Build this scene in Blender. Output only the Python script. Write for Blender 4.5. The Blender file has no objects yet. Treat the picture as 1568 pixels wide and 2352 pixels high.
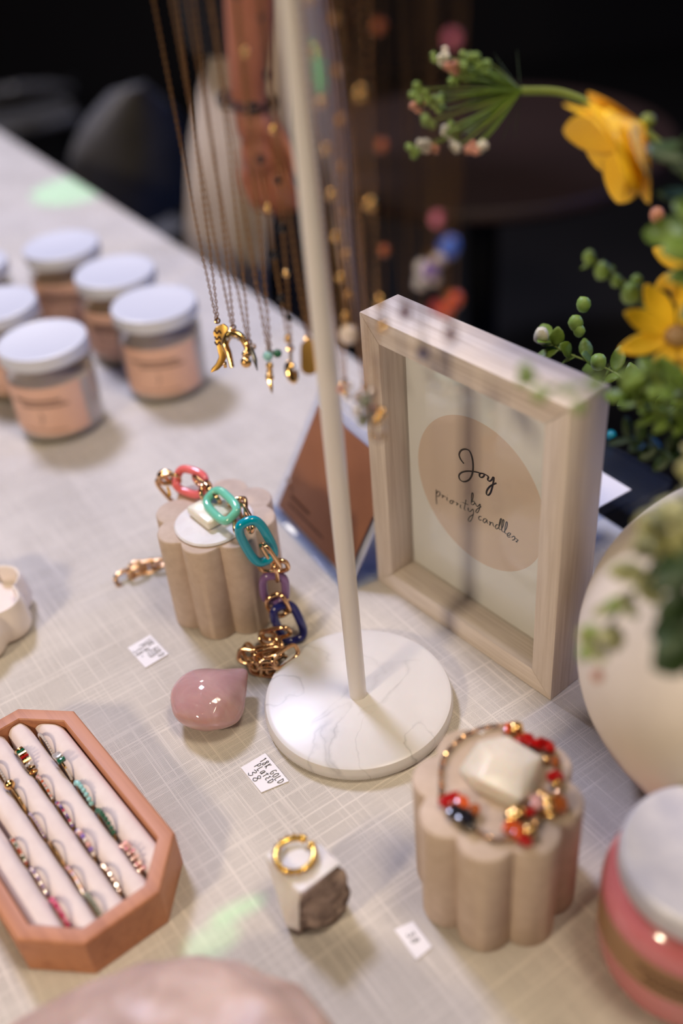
import bpy, bmesh, math, random
from mathutils import Vector, Matrix, noise as mnoise
random.seed(7)
R = math.radians
PI = math.pi
S = bpy.context.scene
COL = S.collection

# ------------------------------------------------------------------ camera
F, PITCH, ROLL, CAMH = 2381.4, 0.6524, -0.094, 0.5234
c_, s_ = math.cos(PITCH), math.sin(PITCH)
FWD = Vector((0, c_, -s_)); RT0 = Vector((1, 0, 0)); UP0 = Vector((0, s_, c_))
cr_, sr_ = math.cos(ROLL), math.sin(ROLL)
RT = RT0 * cr_ + UP0 * sr_
UP = UP0 * cr_ - RT0 * sr_
CAM = Vector((0, 0, CAMH))
cd = bpy.data.cameras.new('camera'); cam = bpy.data.objects.new('camera', cd); COL.objects.link(cam)
m = Matrix((RT, UP, -FWD)).transposed().to_4x4(); m.translation = CAM
cam.matrix_world = m
cd.sensor_fit = 'VERTICAL'; cd.sensor_height = 36; cd.sensor_width = 24
cd.lens = F / 2352 * 36; cd.clip_start = 0.02
cd.dof.use_dof = True; cd.dof.focus_distance = 0.665; cd.dof.aperture_fstop = 1.9; cd.dof.aperture_blades = 0
S.camera = cam

def ray(x, y): return FWD + RT * ((x - 784) / F) - UP * ((y - 1176) / F)
def Z(x, y, z=0.0):
    d = ray(x, y); return CAM + d * ((z - CAMH) / d.z)
def PY(x, y, Y):
    d = ray(x, y); return CAM + d * (Y / d.y)
def PD(x, y, dep): return CAM + ray(x, y) * dep
def PL(x, y, p0, n):
    d = ray(x, y); return CAM + d * ((p0 - CAM).dot(n) / d.dot(n))

# ------------------------------------------------------------------ colours and materials
def lin(c):
    c /= 255.0
    return c / 12.92 if c <= 0.04045 else ((c + 0.055) / 1.055) ** 2.4
def rgb(r, g, b): return (lin(r), lin(g), lin(b), 1.0)

def new_mat(name):
    mt = bpy.data.materials.new(name); mt.use_nodes = True
    nt = mt.node_tree
    return mt, nt, nt.nodes['Principled BSDF']
def node(nt, t, **kw):
    n = nt.nodes.new(t)
    for k, v in kw.items(): setattr(n, k, v)
    return n
def mapping(nt, scale=(1, 1, 1), rot=(0, 0, 0)):
    tc = node(nt, 'ShaderNodeTexCoord'); mp = node(nt, 'ShaderNodeMapping')
    mp.inputs['Scale'].default_value = scale; mp.inputs['Rotation'].default_value = rot
    nt.links.new(tc.outputs['Object'], mp.inputs['Vector'])
    return mp.outputs['Vector']
def ramp(nt, fac, stops):
    r = node(nt, 'ShaderNodeValToRGB'); e = r.color_ramp.elements
    while len(e) < len(stops): e.new(0.5)
    for el, (p, c) in zip(e, stops): el.position = p; el.color = c
    nt.links.new(fac, r.inputs['Fac']); return r.outputs['Color']
def noise_tex(nt, vec, scale, detail=4, rough=0.55, dist=0):
    n = node(nt, 'ShaderNodeTexNoise'); n.inputs['Scale'].default_value = scale
    n.inputs['Detail'].default_value = detail; n.inputs['Roughness'].default_value = rough
    n.inputs['Distortion'].default_value = dist
    if vec: nt.links.new(vec, n.inputs['Vector'])
    return n.outputs['Fac']
def bump(nt, b, h, strength=0.3, dist=0.001):
    n = node(nt, 'ShaderNodeBump'); n.inputs['Strength'].default_value = strength; n.inputs['Distance'].default_value = dist
    nt.links.new(h, n.inputs['Height']); nt.links.new(n.outputs['Normal'], b.inputs['Normal'])

def pm(name, col, rough=0.5, metal=0.0, var=None, nscale=60, stretch=(1, 1, 1), bmp=0.0, trans=0.0, ior=1.45, coat=0.0, sss=0.0, sssr=(0.01, 0.006, 0.004), spec=0.5, bdist=0.0006):
    mt, nt, b = new_mat(name)
    b.inputs['Base Color'].default_value = col
    b.inputs['Roughness'].default_value = rough; b.inputs['Metallic'].default_value = metal
    b.inputs['Transmission Weight'].default_value = trans; b.inputs['IOR'].default_value = ior
    b.inputs['Coat Weight'].default_value = coat; b.inputs['Coat Roughness'].default_value = 0.05
    b.inputs['Specular IOR Level'].default_value = spec
    if sss:
        b.inputs['Subsurface Weight'].default_value = sss; b.inputs['Subsurface Radius'].default_value = (1, .6, .4)
        b.inputs['Subsurface Scale'].default_value = sssr[0]
    if var or bmp:
        v = mapping(nt, stretch); f = noise_tex(nt, v, nscale)
        if var: nt.links.new(ramp(nt, f, [(0.3, col), (0.7, var)]), b.inputs['Base Color'])
        if bmp: bump(nt, b, f, bmp, bdist)
    return mt

M = {}
M['gold'] = pm('polished_gold', (0.83, 0.52, 0.20, 1), 0.16, 1)
M['rose_gold'] = pm('rose_gold', (0.80, 0.50, 0.27, 1), 0.13, 1)
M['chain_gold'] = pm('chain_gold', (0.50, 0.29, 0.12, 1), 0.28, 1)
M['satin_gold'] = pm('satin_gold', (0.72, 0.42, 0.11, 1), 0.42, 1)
M['shaded_gold'] = pm('shaded_gold', (0.20, 0.115, 0.05, 1), 0.3, 1)  # chain gold darkened: the shade on the right-hand chains is in the colour
M['yellow_gold'] = pm('yellow_gold', (0.90, 0.58, 0.14, 1), 0.2, 1)
M['silver'] = pm('brushed_silver', rgb(216, 214, 219), 0.5, 0.3, rgb(184, 184, 198), 40)
M['white_enamel'] = pm('white_lacquer', rgb(226, 220, 216), 0.3, coat=0.3)
M['white_lid'] = pm('white_lid', rgb(208, 209, 218), 0.36, 0.0, coat=0.4)
M['concrete'] = pm('cast_stone', rgb(206, 185, 167), 0.75, var=rgb(192, 170, 151), nscale=140, bmp=0.12)
M['label'] = pm('peach_label', rgb(232, 188, 165), 0.6, var=rgb(226, 180, 158), nscale=30)
M['ink'] = pm('black_ink', rgb(22, 18, 20), 0.6)
M['ink_soft'] = pm('brown_ink', rgb(86, 58, 52), 0.7)
M['ink_brown'] = pm('dark_brown_ink', rgb(70, 40, 28), 0.7)
M['wax'] = pm('cream_wax', rgb(226, 210, 200), 0.5, sss=0.3)
M['amber_wax'] = pm('tan_wax', rgb(205, 172, 140), 0.5, sss=0.2)
M['paper'] = pm('white_paper', rgb(238, 234, 236), 0.7)
M['card'] = pm('cream_card', rgb(244, 240, 236), 0.65)
M['peach'] = pm('peach_print', rgb(230, 206, 188), 0.65)
M['kraft'] = pm('copper_brown_print', rgb(142, 92, 62), 0.55, var=rgb(130, 82, 54), nscale=25)
M['white_plastic'] = pm('white_mount', rgb(232, 230, 236), 0.4)
M['foam'] = pm('ring_foam', rgb(228, 213, 208), 0.9, var=rgb(220, 203, 198), nscale=90, bmp=0.1)
M['coral'] = pm('coral_resin', rgb(240, 118, 118), 0.14, coat=0.6, sss=0.1)
M['mint'] = pm('mint_resin', rgb(120, 206, 178), 0.14, coat=0.6)
M['teal'] = pm('teal_resin', rgb(0, 150, 176), 0.14, coat=0.6)
M['purple'] = pm('purple_resin', rgb(126, 92, 140), 0.2, coat=0.5)
M['navy'] = pm('navy_resin', rgb(32, 38, 104), 0.12, coat=0.7)
M['vase'] = pm('vase_plaster', rgb(226, 215, 201), 0.55, var=rgb(218, 206, 191), nscale=16, bmp=0.06, bdist=0.002)
M['porcelain'] = pm('porcelain', rgb(236, 224, 214), 0.18, coat=0.5)
M['pink_glass'] = pm('pink_glass', rgb(206, 118, 122), 0.14, coat=0.6, trans=0.1)
M['olive_label'] = pm('olive_gold_label', rgb(160, 122, 88), 0.5, var=rgb(140, 104, 72), nscale=30)
M['leaf'] = pm('green_leaf', rgb(108, 132, 48), 0.5, var=rgb(84, 110, 38), nscale=40, sss=0.0)
M['leaf_pale'] = pm('pale_leaf', rgb(168, 164, 116), 0.55, var=rgb(146, 148, 92), nscale=40)
M['leaf_dark'] = pm('dark_leaf', rgb(54, 74, 34), 0.5, var=rgb(40, 60, 30), nscale=40)
M['bud_green'] = pm('bud_green', rgb(140, 166, 84), 0.5, var=rgb(110, 140, 60), nscale=60)
M['bud_white'] = pm('bud_white', rgb(206, 200, 178), 0.5)
M['bud_plum'] = pm('plum_bud', rgb(96, 52, 70), 0.5)
M['bud_pink'] = pm('dusty_pink_bud', rgb(188, 130, 106), 0.5)
M['stem'] = pm('stem', rgb(128, 142, 62), 0.5, var=rgb(104, 122, 46), nscale=30)
M['petal'] = pm('yellow_petal', rgb(250, 204, 40), 0.55, var=rgb(246, 190, 30), nscale=40)
M['flower_eye'] = pm('flower_centre', rgb(170, 140, 100), 0.7, var=rgb(150, 110, 60), nscale=300, bmp=0.3)
M['skin'] = pm('skin', rgb(176, 112, 84), 0.5, sss=0.15, var=rgb(164, 100, 74), nscale=20)
M['hair'] = pm('dark_hair', rgb(30, 22, 18), 0.5)
M['black_cloth'] = pm('black_knit', rgb(18, 16, 20), 0.9, var=rgb(26, 24, 30), nscale=60)
M['cream_cloth'] = pm('cream_skirt_cloth', rgb(206, 186, 160), 0.9, var=rgb(192, 170, 146), nscale=30, bmp=0.2)
M['shoe'] = pm('shoe', rgb(20, 18, 18), 0.6)
M['beads_black'] = pm('black_beads', rgb(16, 14, 14), 0.25)
M['chair'] = pm('grey_chair_shell', rgb(112, 110, 108), 0.3, var=rgb(98, 96, 95), nscale=20)
M['chair_leg'] = pm('chair_leg', rgb(60, 60, 62), 0.4, 0.8)
M['dark_wood'] = pm('dark_table_wood', rgb(50, 29, 22), 0.6, var=rgb(37, 22, 17), nscale=6, stretch=(1, 12, 1))
M['floor'] = pm('dark_floor', rgb(20, 18, 19), 0.7, var=rgb(28, 25, 26), nscale=3)
M['wall'] = pm('dark_wall', rgb(24, 21, 24), 0.85, var=rgb(30, 27, 30), nscale=2)
M['pearl'] = pm('pearl', rgb(230, 214, 206), 0.15, coat=0.8)
M['crystal'] = pm('crystal_bead', rgb(240, 226, 220), 0.03, trans=0.85, ior=1.5)
M['stone_red'] = pm('red_stone', rgb(168, 16, 16), 0.15, coat=0.5)
M['stone_orange'] = pm('orange_stone', rgb(206, 84, 30), 0.2, coat=0.5)
M['stone_black'] = pm('black_stone', rgb(22, 18, 22), 0.15, coat=0.5)
M['stone_amber'] = pm('amber_stone', rgb(160, 82, 34), 0.15, coat=0.5)
M['stone_pink'] = pm('pink_stone', rgb(226, 120, 150), 0.15, coat=0.5)
M['stone_blush'] = pm('blush_stone', rgb(226, 168, 160), 0.12, coat=0.5)
M['stone_hotpink'] = pm('hot_pink_stone', rgb(206, 50, 106), 0.15, coat=0.5)
M['stone_opal'] = pm('opal_stone', rgb(150, 206, 206), 0.12, coat=0.6)
M['stone_green'] = pm('green_stone', rgb(20, 90, 62), 0.12, coat=0.6)
M['stone_lilac'] = pm('lilac_stone', rgb(140, 110, 190), 0.12, coat=0.6)
M['stone_blue'] = pm('blue_stone', rgb(60, 100, 210), 0.12, coat=0.6)
M['stone_turq'] = pm('turquoise_stone', rgb(10, 140, 160), 0.2, coat=0.6)
M['stone_clear'] = pm('clear_stone', rgb(222, 216, 216), 0.16, metal=0.5)
M['stone_grey'] = pm('grey_green_stone', rgb(132, 136, 118), 0.12, coat=0.6)
M['yellow_cord'] = pm('yellow_cord', rgb(226, 172, 30), 0.5)

# rose quartz, white quartz, rough rock
def stone(name, c1, c2, scale, rough, tr, sss, bm_=0.0, dist=1.0):
    mt, nt, b = new_mat(name)
    v = mapping(nt); f = noise_tex(nt, v, scale, 6, 0.6, dist)
    nt.links.new(ramp(nt, f, [(0.35, c1), (0.65, c2)]), b.inputs['Base Color'])
    b.inputs['Roughness'].default_value = rough; b.inputs['Transmission Weight'].default_value = tr
    b.inputs['Subsurface Weight'].default_value = sss; b.inputs['Subsurface Scale'].default_value = 0.01
    b.inputs['Coat Weight'].default_value = 0.3 if rough < .25 else 0.0; b.inputs['Coat Roughness'].default_value = 0.04
    if bm_: bump(nt, b, f, bm_, 0.003)
    return mt
M['rose_quartz'] = stone('rose_quartz', rgb(206, 160, 160), rgb(222, 182, 178), 30, 0.07, 0.25, 0.3)
M['rose_quartz_rough'] = stone('rough_rose_quartz', rgb(178, 150, 138), rgb(204, 176, 160), 22, 0.4, 0.0, 0.3, 0.5)
M['white_quartz'] = stone('white_quartz', rgb(232, 222, 208), rgb(246, 238, 228), 40, 0.25, 0.0, 0.35, 0.2)
M['white_cut'] = stone('cut_white_stone', rgb(222, 213, 208), rgb(232, 226, 222), 60, 0.5, 0.0, 0.1, 0.1)
M['rock'] = stone('rough_brown_rock', rgb(98, 80, 74), rgb(176, 154, 142), 90, 0.85, 0.0, 0.0, 0.9)
M['tile'] = stone('cream_tile', rgb(236, 226, 204), rgb(242, 234, 216), 30, 0.22, 0.0, 0.2)

# marble
mt, nt, b = new_mat('white_marble'); M['marble'] = mt
v = mapping(nt)
big = noise_tex(nt, v, 9, 5, 0.6, 0.6)
nd = node(nt, 'ShaderNodeTexNoise'); nd.inputs['Scale'].default_value = 14; nd.inputs['Detail'].default_value = 5; nt.links.new(v, nd.inputs['Vector'])
mx = node(nt, 'ShaderNodeMix', data_type='VECTOR'); mx.inputs['Factor'].default_value = 0.06
nt.links.new(v, mx.inputs['A']); nt.links.new(nd.outputs['Color'], mx.inputs['B'])
vn = noise_tex(nt, mx.outputs['Result'], 11, 2, 0.5, 1.2)
sb_ = node(nt, 'ShaderNodeMath', operation='SUBTRACT'); nt.links.new(vn, sb_.inputs[0]); sb_.inputs[1].default_value = 0.5
ab_ = node(nt, 'ShaderNodeMath', operation='ABSOLUTE'); nt.links.new(sb_.outputs[0], ab_.inputs[0])
veins = ramp(nt, ab_.outputs[0], [(0.0, (1, 1, 1, 1)), (0.005, (.5, .5, .5, 1)), (0.018, (0, 0, 0, 1))])
tone = ramp(nt, big, [(0.3, rgb(222, 218, 214)), (0.7, rgb(206, 202, 198))])
mask = ramp(nt, big, [(0.40, (0, 0, 0, 1)), (0.66, (1, 1, 1, 1))])
mul = node(nt, 'ShaderNodeMath', operation='MULTIPLY'); nt.links.new(veins, mul.inputs[0]); nt.links.new(mask, mul.inputs[1])
mc = node(nt, 'ShaderNodeMix', data_type='RGBA'); nt.links.new(mul.outputs[0], mc.inputs['Factor'])
nt.links.new(tone, mc.inputs['A']); mc.inputs['B'].default_value = rgb(158, 155, 152)
nt.links.new(mc.outputs['Result'], b.inputs['Base Color']); b.inputs['Roughness'].default_value = 0.33
b.inputs['Subsurface Weight'].default_value = 0.1; b.inputs['Subsurface Scale'].default_value = 0.004

# woods: the grain runs along one local axis
def wood(name, c1, c2, axis, rough=0.6, fine=420, bm_=0.15):
    mt, nt, b = new_mat(name)
    st = [1, 1, 1]; st[axis] = 0.035
    v = mapping(nt, tuple(st)); f = noise_tex(nt, v, fine, 4, 0.6)
    v2 = mapping(nt, tuple(st)); f2 = noise_tex(nt, v2, fine / 7, 3, 0.5, 0.5)
    ad = node(nt, 'ShaderNodeMath', operation='ADD'); nt.links.new(f, ad.inputs[0]); nt.links.new(f2, ad.inputs[1])
    hf = node(nt, 'ShaderNodeMath', operation='MULTIPLY'); nt.links.new(ad.outputs[0], hf.inputs[0]); hf.inputs[1].default_value = 0.5
    nt.links.new(ramp(nt, hf.outputs[0], [(0.38, c2), (0.56, c1)]), b.inputs['Base Color'])
    b.inputs['Roughness'].default_value = rough
    bump(nt, b, hf.outputs[0], bm_, 0.0008)
    return mt
M['ash_x'] = wood('whitewashed_wood_across', rgb(222, 209, 197), rgb(201, 185, 171), 0)
M['ash_z'] = wood('whitewashed_wood_upright', rgb(222, 209, 197), rgb(201, 185, 171), 2)
M['beech'] = wood('warm_beech', rgb(190, 128, 90), rgb(166, 106, 72), 0, 0.5, 260, 0.06)

# clear acrylic / glass: a sheet that lets light through and reflects by angle
def clear(name, tint, refl=1.0, ior=1.45):
    mt = bpy.data.materials.new(name); mt.use_nodes = True; nt = mt.node_tree
    for n in list(nt.nodes): nt.nodes.remove(n)
    o = node(nt, 'ShaderNodeOutputMaterial'); t = node(nt, 'ShaderNodeBsdfTransparent'); g = node(nt, 'ShaderNodeBsdfGlossy')
    t.inputs['Color'].default_value = tint; g.inputs['Roughness'].default_value = 0.02
    fr = node(nt, 'ShaderNodeFresnel'); ge = node(nt, 'ShaderNodeNewGeometry')
    mi = node(nt, 'ShaderNodeMix', data_type='FLOAT'); mi.inputs['A'].default_value = ior; mi.inputs['B'].default_value = 1 / ior
    nt.links.new(ge.outputs['Backfacing'], mi.inputs['Factor']); nt.links.new(mi.outputs['Result'], fr.inputs['IOR'])
    mlt = node(nt, 'ShaderNodeMath', operation='MULTIPLY'); mlt.inputs[1].default_value = refl
    nt.links.new(fr.outputs[0], mlt.inputs[0])
    mixn = node(nt, 'ShaderNodeMixShader'); nt.links.new(mlt.outputs[0], mixn.inputs[0])
    nt.links.new(t.outputs[0], mixn.inputs[1]); nt.links.new(g.outputs[0], mixn.inputs[2]); nt.links.new(mixn.outputs[0], o.inputs[0])
    return mt
M['glass'] = clear('clear_glass', (0.97, 0.98, 0.98, 1))
M['jar_glass'] = clear('jar_glass', (0.93, 0.93, 0.92, 1))
M['acrylic'] = clear('clear_acrylic', (0.93, 0.95, 1.0, 1), 0.9)
M['acrylic_blue_refl'] = clear('blue_reflection_acrylic', (0.88, 0.92, 0.99, 1), 0.9)  # clear acrylic; the tint stands in for reflected blue light

# linen: a plain weave with thick slub threads both ways
TB = Vector((0.52, -0.855, 0)).normalized()          # along the table edge
TN = Vector((-TB.y, TB.x, 0))                        # across the table, towards the far edge
TYAW = math.atan2(TB.y, TB.x)
mt, nt, b = new_mat('cream_linen'); M['linen'] = mt
v0 = mapping(nt, (1, 1, 1), (0, 0, -TYAW))
def thread(axis, pitch):
    sx = node(nt, 'ShaderNodeSeparateXYZ'); nt.links.new(v0, sx.inputs[0])
    ml = node(nt, 'ShaderNodeMath', operation='MULTIPLY'); nt.links.new(sx.outputs[axis], ml.inputs[0]); ml.inputs[1].default_value = 2 * PI / pitch
    wob = noise_tex(nt, v0, 90, 2)
    wm_ = node(nt, 'ShaderNodeMath', operation='MULTIPLY_ADD'); nt.links.new(wob, wm_.inputs[0]); wm_.inputs[1].default_value = 9.0; nt.links.new(ml.outputs[0], wm_.inputs[2])
    sn = node(nt, 'ShaderNodeMath', operation='SINE'); nt.links.new(wm_.outputs[0], sn.inputs[0])
    return sn.outputs[0]
ta, tb = thread('X', 0.00085), thread('Y', 0.00085)
mxn = node(nt, 'ShaderNodeMath', operation='MAXIMUM'); nt.links.new(ta, mxn.inputs[0]); nt.links.new(tb, mxn.inputs[1])
def slub(st, seed):
    tc = node(nt, 'ShaderNodeVectorMath', operation='ADD'); nt.links.new(v0, tc.inputs[0]); tc.inputs[1].default_value = (seed, seed, seed)
    sc = node(nt, 'ShaderNodeVectorMath', operation='MULTIPLY'); nt.links.new(tc.outputs[0], sc.inputs[0]); sc.inputs[1].default_value = st
    return noise_tex(nt, sc.outputs[0], 1.0, 2, 0.6)
sa = ramp(nt, slub((10, 760, 1), 0.3), [(0.54, (0, 0, 0, 1)), (0.70, (1, 1, 1, 1))])
sb = ramp(nt, slub((760, 10, 1), 1.7), [(0.54, (0, 0, 0, 1)), (0.70, (1, 1, 1, 1))])
sl = node(nt, 'ShaderNodeMath', operation='MAXIMUM'); nt.links.new(sa, sl.inputs[0]); nt.links.new(sb, sl.inputs[1])
dens = ramp(nt, noise_tex(nt, v0, 14, 3), [(0.35, (0.0, 0.0, 0.0, 1)), (0.65, (1, 1, 1, 1))])
weave = ramp(nt, mxn.outputs[0], [(0.0, rgb(124, 112, 100)), (0.5, rgb(198, 190, 180)), (0.85, rgb(222, 216, 208))])
flat = node(nt, 'ShaderNodeMix', data_type='RGBA'); nt.links.new(dens, flat.inputs['Factor'])
nt.links.new(weave, flat.inputs['A'])
fl2 = node(nt, 'ShaderNodeMix', data_type='RGBA'); fl2.inputs['Factor'].default_value = 0.5
nt.links.new(weave, fl2.inputs['A']); fl2.inputs['B'].default_value = rgb(214, 207, 198); nt.links.new(fl2.outputs['Result'], flat.inputs['B'])
lc = node(nt, 'ShaderNodeMix', data_type='RGBA'); sm = node(nt, 'ShaderNodeMath', operation='MULTIPLY'); nt.links.new(sl.outputs[0], sm.inputs[0]); sm.inputs[1].default_value = 0.5
nt.links.new(sm.outputs[0], lc.inputs['Factor']); nt.links.new(flat.outputs['Result'], lc.inputs['A']); lc.inputs['B'].default_value = rgb(240, 231, 220)
nt.links.new(lc.outputs['Result'], b.inputs['Base Color']); b.inputs['Roughness'].default_value = 0.95; b.inputs['Specular IOR Level'].default_value = 0.15
bump(nt, b, mxn.outputs[0], 0.25, 0.0004)

# ------------------------------------------------------------------ mesh builder
class MB:
    def __init__(self): self.v = []; self.f = []; self.mi = []; self.m = 0
    def add(self, vs, fs):
        o = len(self.v); self.v += [Vector(p) for p in vs]
        for f in fs: self.f.append([i + o for i in f]); self.mi.append(self.m)
        return self
    def bm(self, b):
        b.verts.index_update()
        self.add([v.co.copy() for v in b.verts], [[v.index for v in f.verts] for f in b.faces]); b.free(); return self
    def box(self, c, s, rot=None, bev=0.0, seg=2):
        b = bmesh.new(); bmesh.ops.create_cube(b, size=1.0)
        bmesh.ops.scale(b, vec=Vector(s), verts=b.verts)
        if bev: bmesh.ops.bevel(b, geom=b.edges[:], offset=bev, segments=seg, profile=0.5, affect='EDGES')
        mt_ = (rot.to_4x4() if rot else Matrix.Identity(4)); mt_.translation = Vector(c)
        bmesh.ops.transform(b, matrix=mt_, verts=b.verts)
        return self.bm(b)
    def lathe(self, prof, c=(0, 0, 0), n=48, rot=None, a0=0.0, a1=2 * PI, rfun=None):
        full = abs(a1 - a0 - 2 * PI) < 1e-6
        k = n if full else n + 1; vs = []; c = Vector(c)
        for r, z in prof:
            for i in range(k):
                a = a0 + (a1 - a0) * i / n
                rr = r * (rfun(a) if rfun else 1)
                p = Vector((rr * math.cos(a), rr * math.sin(a), z))
                vs.append(c + (rot @ p if rot else p))
        fs = []
        for j in range(len(prof) - 1):
            for i in range(n):
                i2 = (i + 1) % k
                fs.append([j * k + i, j * k + i2, (j + 1) * k + i2, (j + 1) * k + i])
        if full:
            if prof[0][0] > 1e-6: fs.append(list(range(k))[::-1])
            if prof[-1][0] > 1e-6: fs.append([(len(prof) - 1) * k + i for i in range(k)])
        return self.add(vs, fs)
    def tube(self, pts, r, n=8, closed=False, flat=None, nrm=None):
        pts = [Vector(p) for p in pts]; N = len(pts); vs = []
        rs = r if isinstance(r, (list, tuple)) else [r] * N
        T = []
        for i in range(N):
            a = pts[(i - 1) % N] if (closed or i > 0) else pts[i]
            e = pts[(i + 1) % N] if (closed or i < N - 1) else pts[i]
            t = (e - a); T.append(t.normalized() if t.length > 1e-12 else Vector((0, 0, 1)))
        u = None
        for i in range(N):
            t = T[i]
            if nrm is not None: w = (nrm - t * nrm.dot(t)); w = w.normalized() if w.length > 1e-9 else t.orthogonal().normalized(); u = w
            elif u is None: u = t.orthogonal().normalized()
            else:
                u = u - t * u.dot(t); u = u.normalized() if u.length > 1e-9 else t.orthogonal().normalized()
            w2 = t.cross(u)
            for k in range(n):
                a = 2 * PI * k / n
                vs.append(pts[i] + u * (math.cos(a) * rs[i] * (flat if flat else 1)) + w2 * (math.sin(a) * rs[i]))
        fs = []
        for i in range(N if closed else N - 1):
            j = (i + 1) % N
            for k in range(n):
                k2 = (k + 1) % n; fs.append([i * n + k, i * n + k2, j * n + k2, j * n + k])
        if not closed: fs.append(list(range(n))[::-1]); fs.append([(N - 1) * n + k for k in range(n)])
        return self.add(vs, fs)
    def prism(self, poly, z0, z1, fr=None):
        n = len(poly); vs = [(x, y, z0) for x, y in poly] + [(x, y, z1) for x, y in poly]
        if fr: vs = [fr(Vector(p)) for p in vs]
        fs = [list(range(n))[::-1], list(range(n, 2 * n))] + [[i, (i + 1) % n, n + (i + 1) % n, n + i] for i in range(n)]
        return self.add(vs, fs)
    def ball(self, c, r, sub=2, sc=(1, 1, 1), rot=None, nz=0.0, ns=20.0, fn=None):
        b = bmesh.new(); bmesh.ops.create_icosphere(b, subdivisions=sub, radius=1.0)
        c = Vector(c)
        for v in b.verts:
            p = v.co.copy()
            if fn: p = fn(p)
            k = 1 + (nz * mnoise.noise(p * ns + c * 50) if nz else 0)
            p = Vector((p.x * sc[0], p.y * sc[1], p.z * sc[2])) * (r * k)
            v.co = c + (rot @ p if rot else p)
        return self.bm(b)
    def leaf(self, base, d, nrm, L, W, curl=0.2, n=5, th=0.0):
        d = d.normalized(); s = d.cross(nrm).normalized(); u = s.cross(d)
        vs = []; fs = []
        for i in range(n + 1):
            t = i / n; w = W * (math.sin(PI * min(1, t * 0.96 + 0.02)) ** 0.7) * 0.5
            cpt = base + d * (L * t) + u * (curl * L * (t * t - t * 0.3))
            vs += [cpt - s * w + u * (w * 0.25), cpt, cpt + s * w + u * (w * 0.25)]
        for i in range(n):
            a = i * 3; fs += [[a, a + 1, a + 4, a + 3], [a + 1, a + 2, a + 5, a + 4]]
        return self.add(vs, fs)

def wm(o):
    mt_ = Matrix.Identity(4)
    while o is not None:
        mt_ = Matrix.LocRotScale(o.location, o.rotation_euler.to_quaternion(), o.scale) @ mt_; o = o.parent
    return mt_
def obj(name, mb, mat, parent=None, world=True, smooth=40, loc=None):
    """one mesh object; world=True: the vertices are in world coordinates and are taken into the parent's frame"""
    me = bpy.data.meshes.new(name)
    inv = wm(parent).inverted() if (parent is not None and world) else None
    vs = mb.v
    if inv: vs = [inv @ p for p in vs]
    if loc is not None: vs = [p - Vector(loc) for p in vs]
    me.from_pydata([tuple(p) for p in vs], [], mb.f)
    b = bmesh.new(); b.from_mesh(me); bmesh.ops.recalc_face_normals(b, faces=b.faces[:]); b.to_mesh(me); b.free()
    for x in (mat if isinstance(mat, (list, tuple)) else [mat]): me.materials.append(x)
    if len(me.polygons) == len(mb.mi): me.polygons.foreach_set('material_index', mb.mi)
    me.shade_smooth()
    if smooth < 180: me.set_sharp_from_angle(angle=R(smooth))
    o = bpy.data.objects.new(name, me); COL.objects.link(o)
    if parent is not None: o.parent = parent
    if loc is not None: o.location = loc
    return o
def tag(o, label, cat, group=None):
    o['label'] = label; o['category'] = cat
    if group: o['group'] = group
    return o
def thing(name, loc, label, cat, group=None, rz=0.0):
    o = bpy.data.objects.new(name, None); COL.objects.link(o); o.empty_display_size = 0.02
    o.location = loc; o.rotation_euler = (0, 0, rz)
    return tag(o, label, cat, group)
def struct(name, mb, mat):
    o = obj(name, mb, mat); o['kind'] = 'structure'; return o
def cat_curve(pts, n=6, closed=False):
    """Catmull-Rom through the points"""
    P = [Vector(p) for p in pts]; out = []; N = len(P)
    rng = range(N) if closed else range(N - 1)
    for i in rng:
        p1, p2 = P[i], P[(i + 1) % N]
        p0 = P[i - 1] if (closed or i > 0) else p1 * 2 - p2
        p3 = P[(i + 2) % N] if (closed or i < N - 2) else p2 * 2 - p1
        for k in range(n):
            t = k / n
            out.append(0.5 * ((2 * p1) + (p2 - p0) * t + (2 * p0 - 5 * p1 + 4 * p2 - p3) * t * t + (3 * p1 - p0 - 3 * p2 + p3) * t ** 3))
    if not closed: out.append(P[-1])
    return out

# ------------------------------------------------------------------ the room
FZ = -0.75
struct('floor', MB().box((0, 1.4, FZ - 0.05), (7, 7, 0.1)), M['floor'])
struct('wall_back', MB().box((0, 4.9, 0.85), (7, 0.1, 3.3)), M['wall'])
struct('wall_left', MB().box((-3.5, 1.4, 0.85), (0.1, 7, 3.3)), M['wall'])
struct('wall_right', MB().box((3.5, 1.4, 0.85), (0.1, 7, 3.3)), M['wall'])

# tablecloth: one sheet, flat on the table, rounded over the far edge and hanging to the floor
E0 = Vector((-0.1525, 1.2524, 0))                    # a point on the far edge
far = E0.dot(TN)
prof = []
for k in range(0, 41): prof.append((far - 0.012 - 1.35 + 1.35 * k / 40, 0.0))
for k in range(1, 7):
    a = k / 6 * PI / 2; prof.append((far - 0.012 + 0.012 * math.sin(a), -0.012 + 0.012 * math.cos(a)))
for k in range(1, 9): prof.append((far + 0.004 * math.sin(k), -0.012 - 0.72 * k / 8))
mb = MB(); NA = 60; vs = []; fs = []
for j, (d, z) in enumerate(prof):
    for i in range(NA + 1):
        s = -2.2 + 3.4 * i / NA
        fold = (0.02 * math.sin(s * 23) * min(1, max(0, (-z - 0.05) * 3)))
        p = TB * s + TN * (d + fold); vs.append((p.x, p.y, z))
fs = [[j * (NA + 1) + i, j * (NA + 1) + i + 1, (j + 1) * (NA + 1) + i + 1, (j + 1) * (NA + 1) + i] for j in range(len(prof) - 1) for i in range(NA)]
mb.add(vs, fs)
tag(obj('tablecloth', mb, M['linen']), 'cream linen tablecloth with a slubby weave covering the whole market table', 'tablecloth')

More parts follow.
